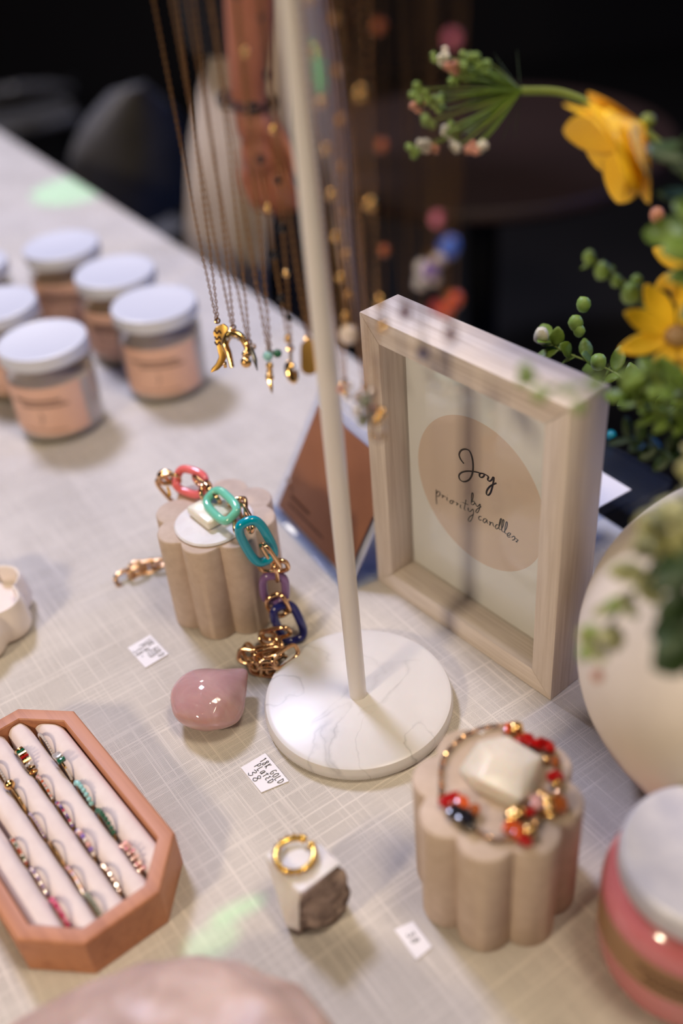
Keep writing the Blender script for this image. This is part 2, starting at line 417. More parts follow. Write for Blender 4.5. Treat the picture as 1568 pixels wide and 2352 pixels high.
# ------------------------------------------------------------------ jewellery stand with marble base
ROD = Vector((-0.0005, 0.4704, 0)); BARZ = 0.462
st = thing('necklace_stand', ROD, 'white metal necklace stand with a round white marble base and a tall thin post', 'jewellery stand')
r0 = 0.0625; t0 = 0.0125
obj('marble_base', MB().lathe([(0.0, 0.0005), (r0 - .002, 0.0005), (r0, .003), (r0, t0 - .004), (r0 - .0012, t0 - .0012), (r0 - .004, t0), (0, t0)], ROD, 96), M['marble'], st)
obj('post', MB().lathe([(0, t0 - 0.001), (.0058, t0 - 0.001), (.0058, BARZ), (0, BARZ)], ROD, 28), M['white_enamel'], st)
b0 = ROD + Vector((0, 0, BARZ))
obj('crossbar', MB().tube([b0 - TB * 0.165, b0 - TB * .16, b0 + TB * .16, b0 + TB * 0.165], [.003, .0055, .0055, .003], 20), M['white_enamel'], st)

# ------------------------------------------------------------------ chains
def oval(L, W, t, k=10, n=6):
    """a link as (verts, faces): long axis x, lying in xy"""
    mb = MB(); pts = []
    for i in range(k):
        a = 2 * PI * i / k; x = math.cos(a); y = math.sin(a)
        pts.append(((L - t) / 2 * (abs(x) ** .8) * (1 if x >= 0 else -1), (W - t) / 2 * (abs(y) ** .8) * (1 if y >= 0 else -1), 0))
    mb.tube(pts, t / 2, n, True, nrm=Vector((0, 0, 1))); return mb.v, mb.f
def frame_of(x, nrm):
    x = x.normalized(); z = nrm - x * nrm.dot(x)
    z = z.normalized() if z.length > 1e-6 else x.orthogonal().normalized()
    return Matrix((x, z.cross(x), z)).transposed()
def chain(mb, pts, pitch, L, W, t, k=8, n=4, twist=0.0):
    v, f = oval(L, W, t, k, n)
    pts = [Vector(p) for p in pts]; d = 0.0; i = 0; acc = 0.0; cnt = 0
    seg = [(pts[j + 1] - pts[j]).length for j in range(len(pts) - 1)]; tot = sum(seg); nl = max(1, int(tot / pitch))
    for q in range(nl + 1):
        s = min(tot * 0.9999, q * tot / nl); j = 0
        while s > seg[j] and j < len(seg) - 1: s -= seg[j]; j += 1
        p = pts[j].lerp(pts[j + 1], s / max(seg[j], 1e-9)); x = pts[j + 1] - pts[j]
        base = x.orthogonal() if abs(x.normalized().y) > .9 else Vector((0, 1, 0))
        mt_ = frame_of(x, base) @ Matrix.Rotation(q * PI / 2 + twist * q, 3, 'X')
        mb.add([p + mt_ @ a for a in v], f)
    return mb

NGROUP = 'necklaces hanging on the white stand'
def necklace(s, zend, label, pend=None, beads=None, mat='chain_gold', gap=0.0045, wire=1.0, zig=0.0):
    """a fine chain looped over the crossbar at distance s from the post, its pendant hanging at height zend"""
    base = ROD + TB * s
    t = thing('pendant_necklace', base + Vector((0, 0, zend)), label, 'necklace', NGROUP)
    mb = MB(); top = BARZ + 0.0062
    pts = []
    e = Vector((base.x, base.y, zend))
    pts.append(e + TN * 0.0006)
    for k in range(1, 6):
        q = k / 5; pts.append(base + TN * (0.0006 + (gap - 0.0006) * q ** .6 + 0.002 * q) + TB * (0.0016 * q) + Vector((0, 0, zend + (BARZ - zend) * q)))
    pts.append(base + Vector((0, 0, top)))
    for k in range(5, 0, -1):
        q = k / 5; pts.append(base - TN * (0.0006 + (gap - 0.0006) * q ** .6 + 0.002 * q) - TB * (0.0016 * q) + Vector((0, 0, zend + (BARZ - zend) * q)))
    pts.append(e - TN * 0.0006)
    chain(mb, pts, 0.0021 * wire, 0.003 * wire, 0.0019 * wire, 0.00062 * wire)
    obj('chain', mb, M[mat], t)
    if beads:
        cols, step, rb = beads; L = BARZ - zend; k = int(L / step)
        bbs = {}
        for i in range(k):
            q = (i + 0.5) / k
            p = base + TN * ((0.0006 + (gap - 0.0006) * q ** .6 + 0.002 * q) * (1 if i % 2 else -1)) + Vector((0, 0, zend + L * q))
            cm = cols[i % len(cols)]
            obj('bead', MB().ball(p, rb, 2, (1, 1, 1.25)), M[cm], t)
    if pend: pend(t, e)
    return t
def stretch_ball(p, r, sc=(1, 1, 1), sub=2): return MB().ball(p, r, sub, sc)

FACE = Vector((0.05, -1, 0.35)).normalized()         # towards the visitor's side of the table
def pix(dx, dy, p):                                  # an offset in the plane facing the visitor, millimetre scale at the stand
    k = (p - CAM).dot(FWD) / F
    return p + RT * (dx * k) - UP * (dy * k)
def bail(t, p, r=0.0016):
    a = Vector(p); obj('bail', MB().tube([a + RT * (r * math.cos(q * PI / 4)) + UP * (r * math.sin(q * PI / 4)) for q in range(8)], 0.0005, 6, True), M['gold'], t)

def p_boot(t, e):
    bail(t, e)
    q = lambda x, y: pix(x, y, e)
    out = [(-4, 14), (14, 6), (25, 14), (23, 45), (21, 84), (14, 100), (2, 112), (-15, 119), (-14, 110), (-3, 98), (4, 82), (-3, 50), (-10, 26)]
    mb = MB(); b = bmesh.new()
    fr = [b.verts.new(q(x, y) - FACE * -0.0016) for x, y in out]; bk = [b.verts.new(q(x, y) - FACE * 0.0016) for x, y in out]
    b.faces.new(fr); b.faces.new(bk[::-1]); n = len(out)
    for i in range(n): b.faces.new([fr[i], bk[i], bk[(i + 1) % n], fr[(i + 1) % n]])
    bmesh.ops.recalc_face_normals(b, faces=b.faces[:]); bmesh.ops.bevel(b, geom=b.edges[:], offset=0.0006, segments=2, profile=0.5, affect='EDGES')
    mb.bm(b); o = obj('boot_charm', mb, M['satin_gold'], t)
    mb = MB()
    for sy in (24, 38, 50): mb.tube(cat_curve([q(-6 + k * 5, sy + (4 if k % 2 else -3)) + FACE * 0.0019 for k in range(4)], 4), 0.0005, 5)
    obj('engraving', mb, M['ink_brown'], t)
    obj('heel', MB().box(q(18, 101), (0.002, 0.003, 0.003), None, 0.0004), M['gold'], t)
def p_arch(t, e):
    bail(t, e)
    q = lambda x, y: pix(x, y, e)
    pts = cat_curve([q(-2, 92), q(-10, 60), q(-18, 38), q(-8, 16), q(8, 16), q(22, 26), q(32, 46), q(36, 66)], 5)
    n = len(pts); obj('horseshoe_charm', MB().tube(pts, [0.0014 + 0.0011 * math.sin(PI * i / (n - 1)) for i in range(n)], 10), M['gold'], t)
    mb = MB(); [mb.ball(q(-12 + k * 8, 22 + (k - 1.5) ** 2 * 2) + FACE * 0.002, 0.0011, 1) for k in range(4)]
    obj('stones', mb, M['stone_clear'], t)
def p_ball(t, e):
    bail(t, e); q = lambda x, y: pix(x, y, e)
    obj('ball', stretch_ball(q(-6, 28), 0.0026), M['gold'], t)
    obj('small_ball', stretch_ball(q(-6, 46), 0.0034), M['gold'], t)
    obj('spike', MB().tube([q(6, 14), q(14, 40), q(20, 66)], [.0012, .0014, .0002], 8), M['stone_black'], t)
    obj('clear_bead', stretch_ball(q(10, 10), 0.002), M['crystal'], t)
def p_spike(t, e):
    bail(t, e); q = lambda x, y: pix(x, y, e)
    obj('green_stone', stretch_ball(q(18, 2), 0.0026), M['stone_green'], t)
    obj('opal_stone', stretch_ball(q(-4, 8), 0.003), M['stone_opal'], t)
    for y, r in ((30, .0023), (44, .0020), (56, .0026)): obj('gold_bead', stretch_ball(q(0, y), r), M['gold'], t)
    obj('spike', MB().tube([q(0, 62), q(3, 78), q(6, 94)], [.0014, .0012, .0002], 8), M['gold'], t)
def p_leaf(t, e):
    bail(t, e); q = lambda x, y: pix(x, y, e)
    obj('link_bar', MB().tube([q(0, 4), q(0, 30)], 0.0009, 6), M['gold'], t)
    b = frame_of(q(8, 62) - q(-2, 32), FACE)
    obj('oval_charm', MB().ball(q(2, 55), 0.0001, 2, (66, 36, 14), b), M['gold'], t)
    obj('clear_stone', stretch_ball(q(10, 50), 0.0016), M['stone_clear'], t)
def p_tag(t, e):
    bail(t, e); q = lambda x, y: pix(x, y, e)
    b = frame_of(q(0, 50) - q(0, 0), FACE)
    mb = MB(); b2 = bmesh.new(); bmesh.ops.create_cube(b2, size=1); bmesh.ops.scale(b2, vec=(0.0180, 0.0086, 0.0014), verts=b2.verts)
    es = [x for x in b2.edges if abs((x.verts[0].co - x.verts[1].co).z) > .001]
    bmesh.ops.bevel(b2, geom=es, offset=0.004, segments=6, profile=0.5, affect='EDGES')
    mt_ = b.to_4x4(); mt_.translation = q(0, 46); bmesh.ops.transform(b2, matrix=mt_, verts=b2.verts); mb.bm(b2)
    obj('oblong_tag', mb, M['satin_gold'], t)
def p_drop(mat, r=0.004, n=1):
    def f(t, e):
        bail(t, e)
        for k in range(n): obj('stone', stretch_ball(e - Vector((0, 0, r * 1.1 + k * r * 1.7)), r, (1, 1, 1.15)), M[mat], t)
    return f
def p_cluster(mats, r=0.0032, n=7):
    def f(t, e):
        bail(t, e); rn = random.Random(len(mats) * 13 + n)
        for k in range(n):
            a = k * 2.4; p = e + RT * (math.cos(a) * r * 1.2) - UP * (r * (0.8 + k * .75)) + FWD * (math.sin(a) * r)
            obj('stone', stretch_ball(p, r * (0.8 + .3 * rn.random()), (1, 1, 1.1)), M[mats[k % len(mats)]], t)
    return f
def p_ring(t, e):
    bail(t, e)
    for k, (dx, dy, m_) in enumerate([(0, 18, 'gold'), (-8, 6, 'stone_blush'), (10, 2, 'gold')]): obj('stone', stretch_ball(pix(dx, dy, e), 0.0028), M[m_], t)
    pts = [pix(2 + 13 * math.cos(a * PI / 8), 42 + 24 * math.sin(a * PI / 8), e) for a in range(16)]
    obj('crystal_ring', MB().tube(pts, 0.0017, 8, True), M['crystal'], t)
    for dx, dy in ((-10, 56), (14, 58), (-8, 28)): obj('gold_bead', stretch_ball(pix(dx, dy, e), 0.0016), M['gold'], t)

def hang(px, py):
    p = PL(px, py, ROD, TN); return (p - ROD).dot(TB), p.z
NK = [
 ((499, 737), 'fine gold necklace with an engraved cowboy boot charm at the left end', p_boot, None, {}),
 ((535, 752), 'fine gold necklace with a curved horseshoe charm beside the boot charm', p_arch, None, {}),
 ((571, 786), 'fine gold necklace with gold balls and a thin dark spike charm', p_ball, None, {}),
 ((619, 810), 'gold necklace with green and opal stones above a gold spike', p_spike, None, {'wire': 1.2}),
 ((667, 800), 'beaded gold necklace with a hanging oval leaf charm', p_leaf, (['gold', 'beads_black', 'beads_black'], 0.012, 0.0019), {}),
 ((709, 775), 'gold necklace with a plain oblong gold tag left of the white post', p_tag, None, {'wire': 1.2}),
 ((791, 878), 'rose gold necklace with a tiny crystal trio just right of the white post', p_cluster(['stone_clear', 'stone_blush', 'gold'], .0022, 4), None, {'mat': 'rose_gold'}),
 ((798, 745), 'beaded gold necklace ending in one round white pearl', p_drop('pearl', 0.0048), (['gold', 'chain_gold'], 0.010, 0.0019), {}),
 ((838, 890), 'rose gold necklace with a cluster of clear and grey crystals', p_cluster(['stone_clear', 'crystal', 'stone_grey', 'stone_blush'], .003, 7), None, {'mat': 'rose_gold'}),
 ((866, 945), 'rose gold necklace with a crystal ring drop, lowest pendant on the stand', p_ring, None, {'mat': 'rose_gold'}),
 ((880, 740), 'gold necklace strung with spaced gold balls in front of the frame corner', p_drop('gold', .0022), (['gold', 'stone_amber'], 0.022, 0.0023), {'mat': 'shaded_gold', 'wire': 0.62}),
 ((930, 705), 'gold necklace with one plum drop against the wooden frame top', p_drop('bud_plum', .0026), None, {'mat': 'shaded_gold', 'wire': 0.62}),
 ((970, 800), 'gold necklace with a dark navy drop above the glass of the frame', p_drop('navy', .0026), None, {'mat': 'shaded_gold', 'wire': 0.62}),
 ((985, 585), 'gold necklace with a pale cluster of white and lilac stones', p_cluster(['pearl', 'stone_clear', 'stone_lilac'], .003, 5), None, {'mat': 'shaded_gold', 'wire': 0.62}),
 ((1035, 755), 'gold necklace with a plum drop in the middle of the frame top', p_drop('bud_plum', .0028), None, {'mat': 'shaded_gold', 'wire': 0.62}),
 ((1020, 672), 'gold necklace with an orange red stone just above the frame edge', p_cluster(['stone_orange', 'stone_red', 'stone_orange'], .0034, 3), (['stone_pink'], 0.05, 0.0025), {'mat': 'shaded_gold', 'wire': 0.62}),
 ((1030, 540), 'gold necklace with one bright blue stone, rightmost on the stand', p_drop('stone_blue', .0042), None, {'mat': 'shaded_gold', 'wire': 0.62}),
]
for (px, py), lab, pf, bd, kw in NK:
    s, z = hang(px, py); necklace(s, z, lab, pf, bd, **kw)

# ------------------------------------------------------------------ picture frame
CU = Vector((0.6049, -0.7963, 0)).normalized(); CV = Vector((-CU.y, CU.x, 0))
FO = Vector((0.0228, 0.5949, 0)); FW, FH, FD, FB = 0.1695, 0.2257, 0.0335, 0.0172
FYAW = math.atan2(CU.y, CU.x)
fr_t = thing('picture_frame', FO, 'deep whitewashed wooden shadow box frame with a peach circle sign inside', 'picture frame', rz=FYAW)
# local axes: x along the front, y into the depth, z up
def rail(poly, bevel=0.0006):
    b = bmesh.new(); lo = [b.verts.new((x, 0, z)) for x, z in poly]; hi = [b.verts.new((x, FD, z)) for x, z in poly]
    b.faces.new(lo); b.faces.new(hi[::-1]); n = len(poly)
    for i in range(n): b.faces.new([lo[i], hi[i], hi[(i + 1) % n], lo[(i + 1) % n]])
    bmesh.ops.recalc_face_normals(b, faces=b.faces[:]); bmesh.ops.bevel(b, geom=b.edges[:], offset=bevel, segments=2, profile=0.5, affect='EDGES')
    return MB().bm(b)
g = 0.0002
obj('top_rail', rail([(0, FH), (FW, FH), (FW - FB, FH - FB + g), (FB, FH - FB + g)]), M['ash_x'], fr_t, world=False)
obj('bottom_rail', rail([(0, 0.0002), (FW, 0.0002), (FW - FB, FB - g), (FB, FB - g)]), M['ash_x'], fr_t, world=False)
obj('side_rail', rail([(0, 0), (FB - g, FB), (FB - g, FH - FB), (0, FH)]), M['ash_z'], fr_t, world=False)
obj('side_rail', rail([(FW, 0), (FW - FB + g, FB), (FW - FB + g, FH - FB), (FW, FH)]), M['ash_z'], fr_t, world=False)
CDEP = 0.0222
iw, ih = FW - 2 * FB, FH - 2 * FB
obj('backing_card', MB().box((FW / 2, CDEP + 0.001, FH / 2), (iw, 0.002, ih)), M['card'], fr_t, world=False)
obj('back_board', MB().box((FW / 2, FD - 0.004, FH / 2), (iw, 0.004, ih)), M['kraft'], fr_t, world=False)
pg = obj('glass_pane', MB().box((FW / 2, CDEP - 0.0016, FH / 2), (iw, 0.0016, ih)), M['glass'], fr_t, world=False)
cp0 = FO + CV * (CDEP - 0.00005)
def card_pt(px, py, off=0.0): return PL(px, py, cp0, CV) - CV * off
# peach disc: the circle whose outline passes the four extreme points
ext = [card_pt(958, 1065), card_pt(1040, 952), card_pt(1243, 1210), card_pt(1165, 1318)]
lc_ = [((p - FO).dot(CU), p.z) for p in ext]
cx = sum(p[0] for p in lc_) / 4; cz = sum(p[1] for p in lc_) / 4; rr = sum(math.hypot(p[0] - cx, p[1] - cz) for p in lc_) / 4
mb = MB(); n = 96
mb.add([(cx + rr * math.cos(2 * PI * i / n), CDEP - 0.00005, cz + rr * math.sin(2 * PI * i / n)) for i in range(n)] + [(cx + rr * math.cos(2 * PI * i / n), CDEP + 0.0004, cz + rr * math.sin(2 * PI * i / n)) for i in range(n)],
       [list(range(n)), list(range(n, 2 * n))[::-1]] + [[i, n + i, n + (i + 1) % n, (i + 1) % n] for i in range(n)])
disc = obj('printed_circle', mb, M['peach'], fr_t, world=False)
def script(strokes, wid, z0=1320, k=1 / 2.412, ox=800, oy=660, mat='ink'):
    mb = MB()
    for stx in strokes:
        pts = cat_curve([card_pt(ox + x * k, oy + y * k, 0.0002) for x, y in stx], 5)
        ws = []
        for i, p in enumerate(pts):
            a = pts[max(0, i - 1)]; e = pts[min(len(pts) - 1, i + 1)]; d = (e - a)
            slope = abs(d.z) / max(d.length, 1e-9)
            ws.append(wid * (0.62 + 0.55 * slope))
        mb.tube(pts, ws, 6, flat=0.12, nrm=CV)
    return obj('lettering', mb, M[mat], fr_t)
script([[(640, 976), (622, 952), (614, 925), (626, 902), (650, 896), (672, 908), (686, 945), (691, 990), (686, 1035), (668, 1066), (640, 1076), (618, 1064), (613, 1042), (628, 1025), (660, 1018), (700, 1021), (726, 1027)],
        [(748, 1032), (732, 1030), (726, 1042), (734, 1053), (748, 1048), (753, 1036), (744, 1031), (757, 1036), (768, 1042)],
        [(768, 1042), (776, 1050), (772, 1064), (780, 1073), (792, 1068), (802, 1052), (806, 1056), (803, 1080), (796, 1112), (786, 1140), (774, 1151), (765, 1142), (770, 1120), (790, 1098), (820, 1084)]], 0.00068)
script([[(682, 1192), (690, 1165), (691, 1142), (685, 1140), (682, 1165), (681, 1198), (690, 1204), (699, 1196), (694, 1184), (684, 1188)],
        [(703, 1194), (708, 1206), (715, 1214), (724, 1206), (730, 1200), (729, 1216), (722, 1238), (713, 1249), (706, 1240), (716, 1226), (736, 1214)],
        [(487, 1120), (487, 1160), (489, 1200)], [(488, 1142), (498, 1130), (508, 1138), (504, 1154), (492, 1158)],
        [(516, 1150), (524, 1152), (520, 1166), (523, 1158), (532, 1156), (540, 1162)], [(548, 1162), (546, 1176), (552, 1182)], [(549, 1150), (550, 1152)],
        [(578, 1182), (568, 1180), (563, 1190), (570, 1198), (579, 1192), (580, 1182), (590, 1190)],
        [(596, 1190), (603, 1194), (600, 1208), (603, 1200), (611, 1200)], [(622, 1204), (620, 1218), (626, 1224)], [(624, 1190), (625, 1192)],
        [(652, 1176), (646, 1206), (642, 1228), (650, 1234)], [(632, 1190), (650, 1198), (664, 1204)],
        [(664, 1220), (664, 1234), (672, 1242), (682, 1236), (690, 1228), (694, 1244), (686, 1278), (674, 1296), (664, 1290), (672, 1272), (694, 1256)],
        [(738, 1270), (728, 1268), (722, 1276), (726, 1288), (738, 1288)], [(764, 1282), (752, 1282), (746, 1294), (754, 1304), (764, 1294), (768, 1286), (768, 1302), (774, 1308)],
        [(780, 1298), (786, 1300), (783, 1318), (790, 1304), (800, 1304), (802, 1318), (808, 1326)],
        [(834, 1318), (822, 1314), (814, 1326), (820, 1338), (832, 1330), (842, 1306), (848, 1282), (842, 1284), (836, 1310), (834, 1334), (842, 1344)],
        [(846, 1344), (858, 1318), (862, 1290), (856, 1288), (850, 1316), (850, 1346), (860, 1356)], [(862, 1356), (876, 1332), (881, 1304), (875, 1300), (868, 1330), (867, 1358), (878, 1366)],
        [(880, 1374), (894, 1372), (898, 1362), (888, 1360), (880, 1370), (884, 1382), (898, 1382)],
        [(904, 1384), (918, 1378), (922, 1384), (920, 1396), (908, 1400)], [(926, 1390), (940, 1400), (930, 1408), (936, 1412), (926, 1408)]], 0.00038)

# ------------------------------------------------------------------ sign holder with a copper-brown card behind the post
BL = Z(640, 1162, .008); BRt = Z(778, 1306, .008); ed = (BRt - BL).normalized()
TL = PL(733, 930, BL, ed); upv = (TL - BL); nrm_ = ed.cross(upv).normalized()
if nrm_.dot(CAM - BL) < 0: nrm_ = -nrm_
sh = thing('card_sign', BL, 'leaning clear acrylic sign with a copper brown card behind the white post', 'sign')
W_ = (BRt - BL).length + 0.012; H_ = upv.length; un = upv.normalized()
fm = Matrix((ed, un, nrm_)).transposed()
ctr = BL + ed * (W_ / 2) + un * (H_ / 2)
obj('acrylic_panel', MB().box(ctr - nrm_ * 0.0012 + un * 0.002, (W_ + 0.018, H_ + 0.026, 0.0024), fm, 0.0005), M['acrylic'], sh)
obj('white_border', MB().box(ctr - nrm_ * 0.0030, (W_ + 0.010, H_ + 0.012, 0.0008), fm), M['white_plastic'], sh)
obj('brown_card', MB().box(ctr + nrm_ * 0.0006, (W_, H_, 0.0008), fm, 0.0002), M['kraft'], sh)
mb = MB()
for yy, x0, x1 in ((0.10, 0.10, 0.62), (0.17, 0.10, 0.38)):
    n = 26; pts = [BL + ed * (W_ * (x0 + (x1 - x0) * i / n)) + un * (H_ * yy + (0.0009 if i % 2 else -0.0009)) + nrm_ * 0.0012 for i in range(n + 1)]
    mb.tube(cat_curve(pts, 3), 0.00035, 4)
obj('fine_print', mb, M['ink_brown'], sh)
back = Vector((upv.x, upv.y, 0)).normalized()
obj('acrylic_foot', MB().box(BL + ed * (W_ / 2) + back * 0.028 + Vector((0, 0, 0.0018 - 0.008)) + Vector((0, 0, 0.0005)), (W_ + 0.018, 0.07, 0.003), Matrix((ed, back, ed.cross(back))).transposed(), 0.0004), M['acrylic_blue_refl'], sh)
hp = PL(667, 1105, BL + nrm_ * 0.002, nrm_)
tag(obj('drop_earring', MB().ball(hp + nrm_ * 0.0022, 0.0019, 2, (1, 1, 1.5)), M['crystal']), 'tiny clear bead catching light on the left edge of the brown sign', 'bead')

# ------------------------------------------------------------------ scalloped pedestals
def lobe_r(a, ph):
    d, rl = 0.0295, 0.0147
    f = ((a - ph + PI / 8) % (PI / 4)) - PI / 8
    return d * math.cos(f) + math.sqrt(max(rl * rl - (d * math.sin(f)) ** 2, 0))
def pedestal(px, py, label, ph, h=0.082):
    top = Z(px, py, h); c = Vector((top.x, top.y, 0))
    mb = MB(); prof = [(0.0, 0.0003), (0.97, 0.0003), (1.0, 0.0014), (1.0, h - 0.0016), (0.985, h - 0.0003), (0.965, h), (0.5, h), (0, h)]
    mb.lathe(prof, c, 160, rfun=lambda a: lobe_r(a, ph))
    o = obj('pedestal', mb, M['concrete'], loc=c, smooth=50); tag(o, label, 'display pedestal')
    return c, h
p1, h1 = pedestal(494, 1181, 'beige scalloped stone pedestal carrying the colourful chunky chain', -PI / 2 + PI / 8 + 0.12)
p2, h2 = pedestal(1140, 1811, 'beige scalloped stone pedestal near the front carrying the red stone bracelet', -PI / 2 + PI / 8 + 0.04)

# white disc and cream tile on the first pedestal
dc = Z(490, 1196, h1 + 0.002)
b = MB().lathe([(0, h1 + 0.0002), (.026, h1 + 0.0002), (.0272, h1 + .0012), (.026, h1 + .0024), (0, h1 + .0028)], (dc.x, dc.y, 0), 40, rfun=lambda a: 1 + 0.05 * math.sin(2 * a + .5) + 0.03 * math.sin(3 * a))
tag(obj('wax_disc', b, M['white_cut']), 'flat rounded white disc on top of the pedestal with the chunky chain', 'disc')
tc_ = Z(488, 1172, h1 + 0.007)
mb = MB().box(tc_ + Vector((0, 0, -0.0005)), (0.028, 0.026, 0.0072), Matrix.Rotation(FYAW - 0.02, 3, 'Z'), 0.0022, 3)
tag(obj('stone_tile', mb, M['tile']), 'square cream tile lying on the white disc under the mint link', 'tile')

# ------------------------------------------------------------------ chunky chain
ck = thing('chunky_chain_necklace', p1 + Vector((0, 0, h1)), 'chunky gold chain necklace with coral, mint, teal, purple and navy links', 'necklace')
def link(A, B, W, t, roll, mat, name='gold_link', sq=3.2):
    A, B = Vector(A), Vector(B); L = (B - A).length + t; mid = (A + B) / 2
    x = (B - A).normalized(); view = (CAM - mid).normalized(); fmx = frame_of(x, view) @ Matrix.Rotation(roll, 3, 'X')
    pts = []; k = 36
    for i in range(k):
        a = 2 * PI * i / k; ca, sa_ = math.cos(a), math.sin(a); q = 2 / sq
        pts.append(mid + fmx @ Vector(((L - t) / 2 * (abs(ca) ** q) * (1 if ca >= 0 else -1), (W - t) / 2 * (abs(sa_) ** q) * (1 if sa_ >= 0 else -1), 0)))
    return obj(name, MB().tube(pts, t / 2, 14, True), M[mat], ck)
zt = h1 + 0.010
Yh = p1.y - 0.040
def ph_(x, y, dY=0.0): return PY(x, y, Yh + dY)
cyaw = 0.0
link(Z(366, 1101, zt), Z(412, 1100, zt), 0.0135, .0032, 0.9, 'rose_gold')
link(Z(364, 1098, zt - .002), Z(396, 1096, zt - .001), 0.0125, .003, 0.1, 'rose_gold', sq=2.2)
link(Z(407, 1096, zt), Z(468, 1117, zt), 0.0225, .0062, 0.1, 'coral', 'coral_link')
link(Z(446, 1100, zt + .003), Z(487, 1130, zt + .004), 0.012, .0030, 1.2, 'rose_gold')
link(Z(464, 1142, zt + .001), Z(480, 1110, zt + .004), 0.0125, .0030, 0.8, 'rose_gold', sq=2.2)
link(Z(476, 1128, zt + .002), Z(504, 1151, zt + .002), 0.012, .0030, 1.3, 'rose_gold')
link(Z(484, 1137, zt + .005), Z(534, 1186, zt + .005), 0.0212, .0062, 0.05, 'mint', 'mint_link')
link(Z(528, 1160, zt + .002), Z(562, 1148, zt + .005), 0.013, .003, 1.1, 'rose_gold')
link(Z(553, 1147, zt + .006), ph_(550, 1220), 0.0130, .0031, 0.75, 'rose_gold')
link(Z(551, 1163, zt + .005), ph_(580, 1216), 0.0120, .0031, 0.9, 'rose_gold')
link(ph_(565, 1199), ph_(613, 1287), 0.0230, .0066, 0.12, 'teal', 'teal_link')
link(ph_(604, 1251, -.004), ph_(636, 1302, -.004), 0.0125, .0031, 1.15, 'rose_gold')
link(ph_(596, 1302, .002), ph_(660, 1298, -.002), 0.0150, .0034, 0.85, 'rose_gold')
link(ph_(628, 1296, -.002), ph_(634, 1330, .000), 0.0110, .0030, 1.3, 'rose_gold')
link(ph_(628, 1322), ph_(632, 1380), 0.0220, .0062, 0.1, 'purple', 'purple_link')
link(ph_(626, 1368, -.003), ph_(652, 1412, -.003), 0.0180, .0036, 0.15, 'rose_gold', sq=2.4)
link(ph_(640, 1364, -.002), ph_(660, 1404, -.004), 0.0125, .0032, 1.15, 'rose_gold')
link(ph_(645, 1392, -.004), ph_(680, 1470, -.012), 0.0228, .0064, 0.1, 'navy', 'navy_link')
link(Z(604, 1462, .012), Z(664, 1448, .020), 0.0125, .0032, 0.75, 'rose_gold')
link(Z(597, 1460, .010), Z(636, 1474, .012), 0.0130, .0030, 0.3, 'rose_gold', sq=2.4)
link(Z(634, 1467, .013), Z(644, 1494, .010), 0.0100, .0030, 0.9, 'rose_gold')
pile = [((548, 1504), (600, 1512), .004, .013, .2), ((562, 1484), (594, 1534), .007, .012, .5), ((580, 1500), (640, 1486), .0075, .012, .9), ((586, 1512), (648, 1497), .010, .012, .25),
        ((600, 1520), (640, 1508), .007, .012, 1.2), ((628, 1528), (682, 1490), .0150, .013, .4), ((576, 1532), (640, 1540), .004, .013, .2), ((592, 1528), (636, 1527), .0095, .010, .8), ((612, 1540), (660, 1516), .0035, .012, .3), ((570, 1520), (600, 1545), .003, .012, .9)]
for A, B, z, w, rl in pile: link(Z(A[0], A[1], z + .0005), Z(B[0], B[1], z + .0005), w, .0030, rl, 'rose_gold')
left = [((268, 1338), (306, 1318), .0025, .014, .1), ((296, 1322), (336, 1302), .005, .013, .9), ((300, 1308), (330, 1300), .003, .012, .3), ((322, 1310), (362, 1296), .0035, .013, .3), ((348, 1300), (386, 1290), .005, .013, 1.0)]
for A, B, z, w, rl in left: link(Z(A[0], A[1], z), Z(B[0], B[1], z), w, .0034, rl, 'rose_gold')
# the run down the back of the pedestal joins the two ends
bk = [Z(366, 1099, zt), p1 + Vector((-0.030, 0.040, 0.066)), p1 + Vector((-0.035, 0.047, 0.045)), p1 + Vector((-0.042, 0.047, 0.025)), p1 + Vector((-0.050, 0.042, 0.008)), Z(386, 1290, .005)]
for k in range(len(bk) - 1): link(bk[k], bk[k + 1], 0.0125, .0032, 0.3 + 1.1 * (k % 2), 'rose_gold')
obj('yellow_tie', MB().tube([Z(384, 1118, h1 + .005), Z(388, 1128, h1 + .0018), Z(390, 1138, h1 + .0014)], .0011, 6), M['yellow_cord'], ck)

# ------------------------------------------------------------------ handwritten price tags
GL = {'1': [[(.3, .8), (.5, 1), (.5, 0)]], '8': [[(.75, .85), (.45, 1), (.2, .8), (.7, .35), (.6, .02), (.3, 0), (.15, .25), (.6, .65), (.75, .85)]],
      'K': [[(.2, 1), (.2, 0)], [(.75, 1), (.2, .45), (.8, 0)]], 'G': [[(.8, .9), (.45, 1), (.15, .5), (.4, 0), (.8, .15), (.8, .45), (.5, .45)]],
      'O': [[(.5, 1), (.15, .6), (.35, .02), (.8, .2), (.8, .8), (.5, 1)]], 'L': [[(.25, 1), (.2, 0), (.75, .05)]], 'D': [[(.2, 1), (.25, 0), (.8, .3), (.75, .8), (.15, 1)]],
      'P': [[(.2, -.1), (.25, 1), (.75, .9), (.7, .5), (.25, .45)]], 'A': [[(.75, .8), (.3, .7), (.2, .1), (.6, .1), (.78, .8), (.8, 0)]], 'T': [[(.5, 1), (.48, 0)], [(.1, .8), (.9, .85)]],
      'E': [[(.75, .95), (.25, .85), (.55, .55), (.2, .3), (.45, 0), (.8, .1)]], '3': [[(.2, .9), (.6, 1), (.75, .8), (.4, .55), (.8, .3), (.5, -.05), (.15, .1)]], '-': [[(.2, .5), (.7, .5)]], ' ': []}
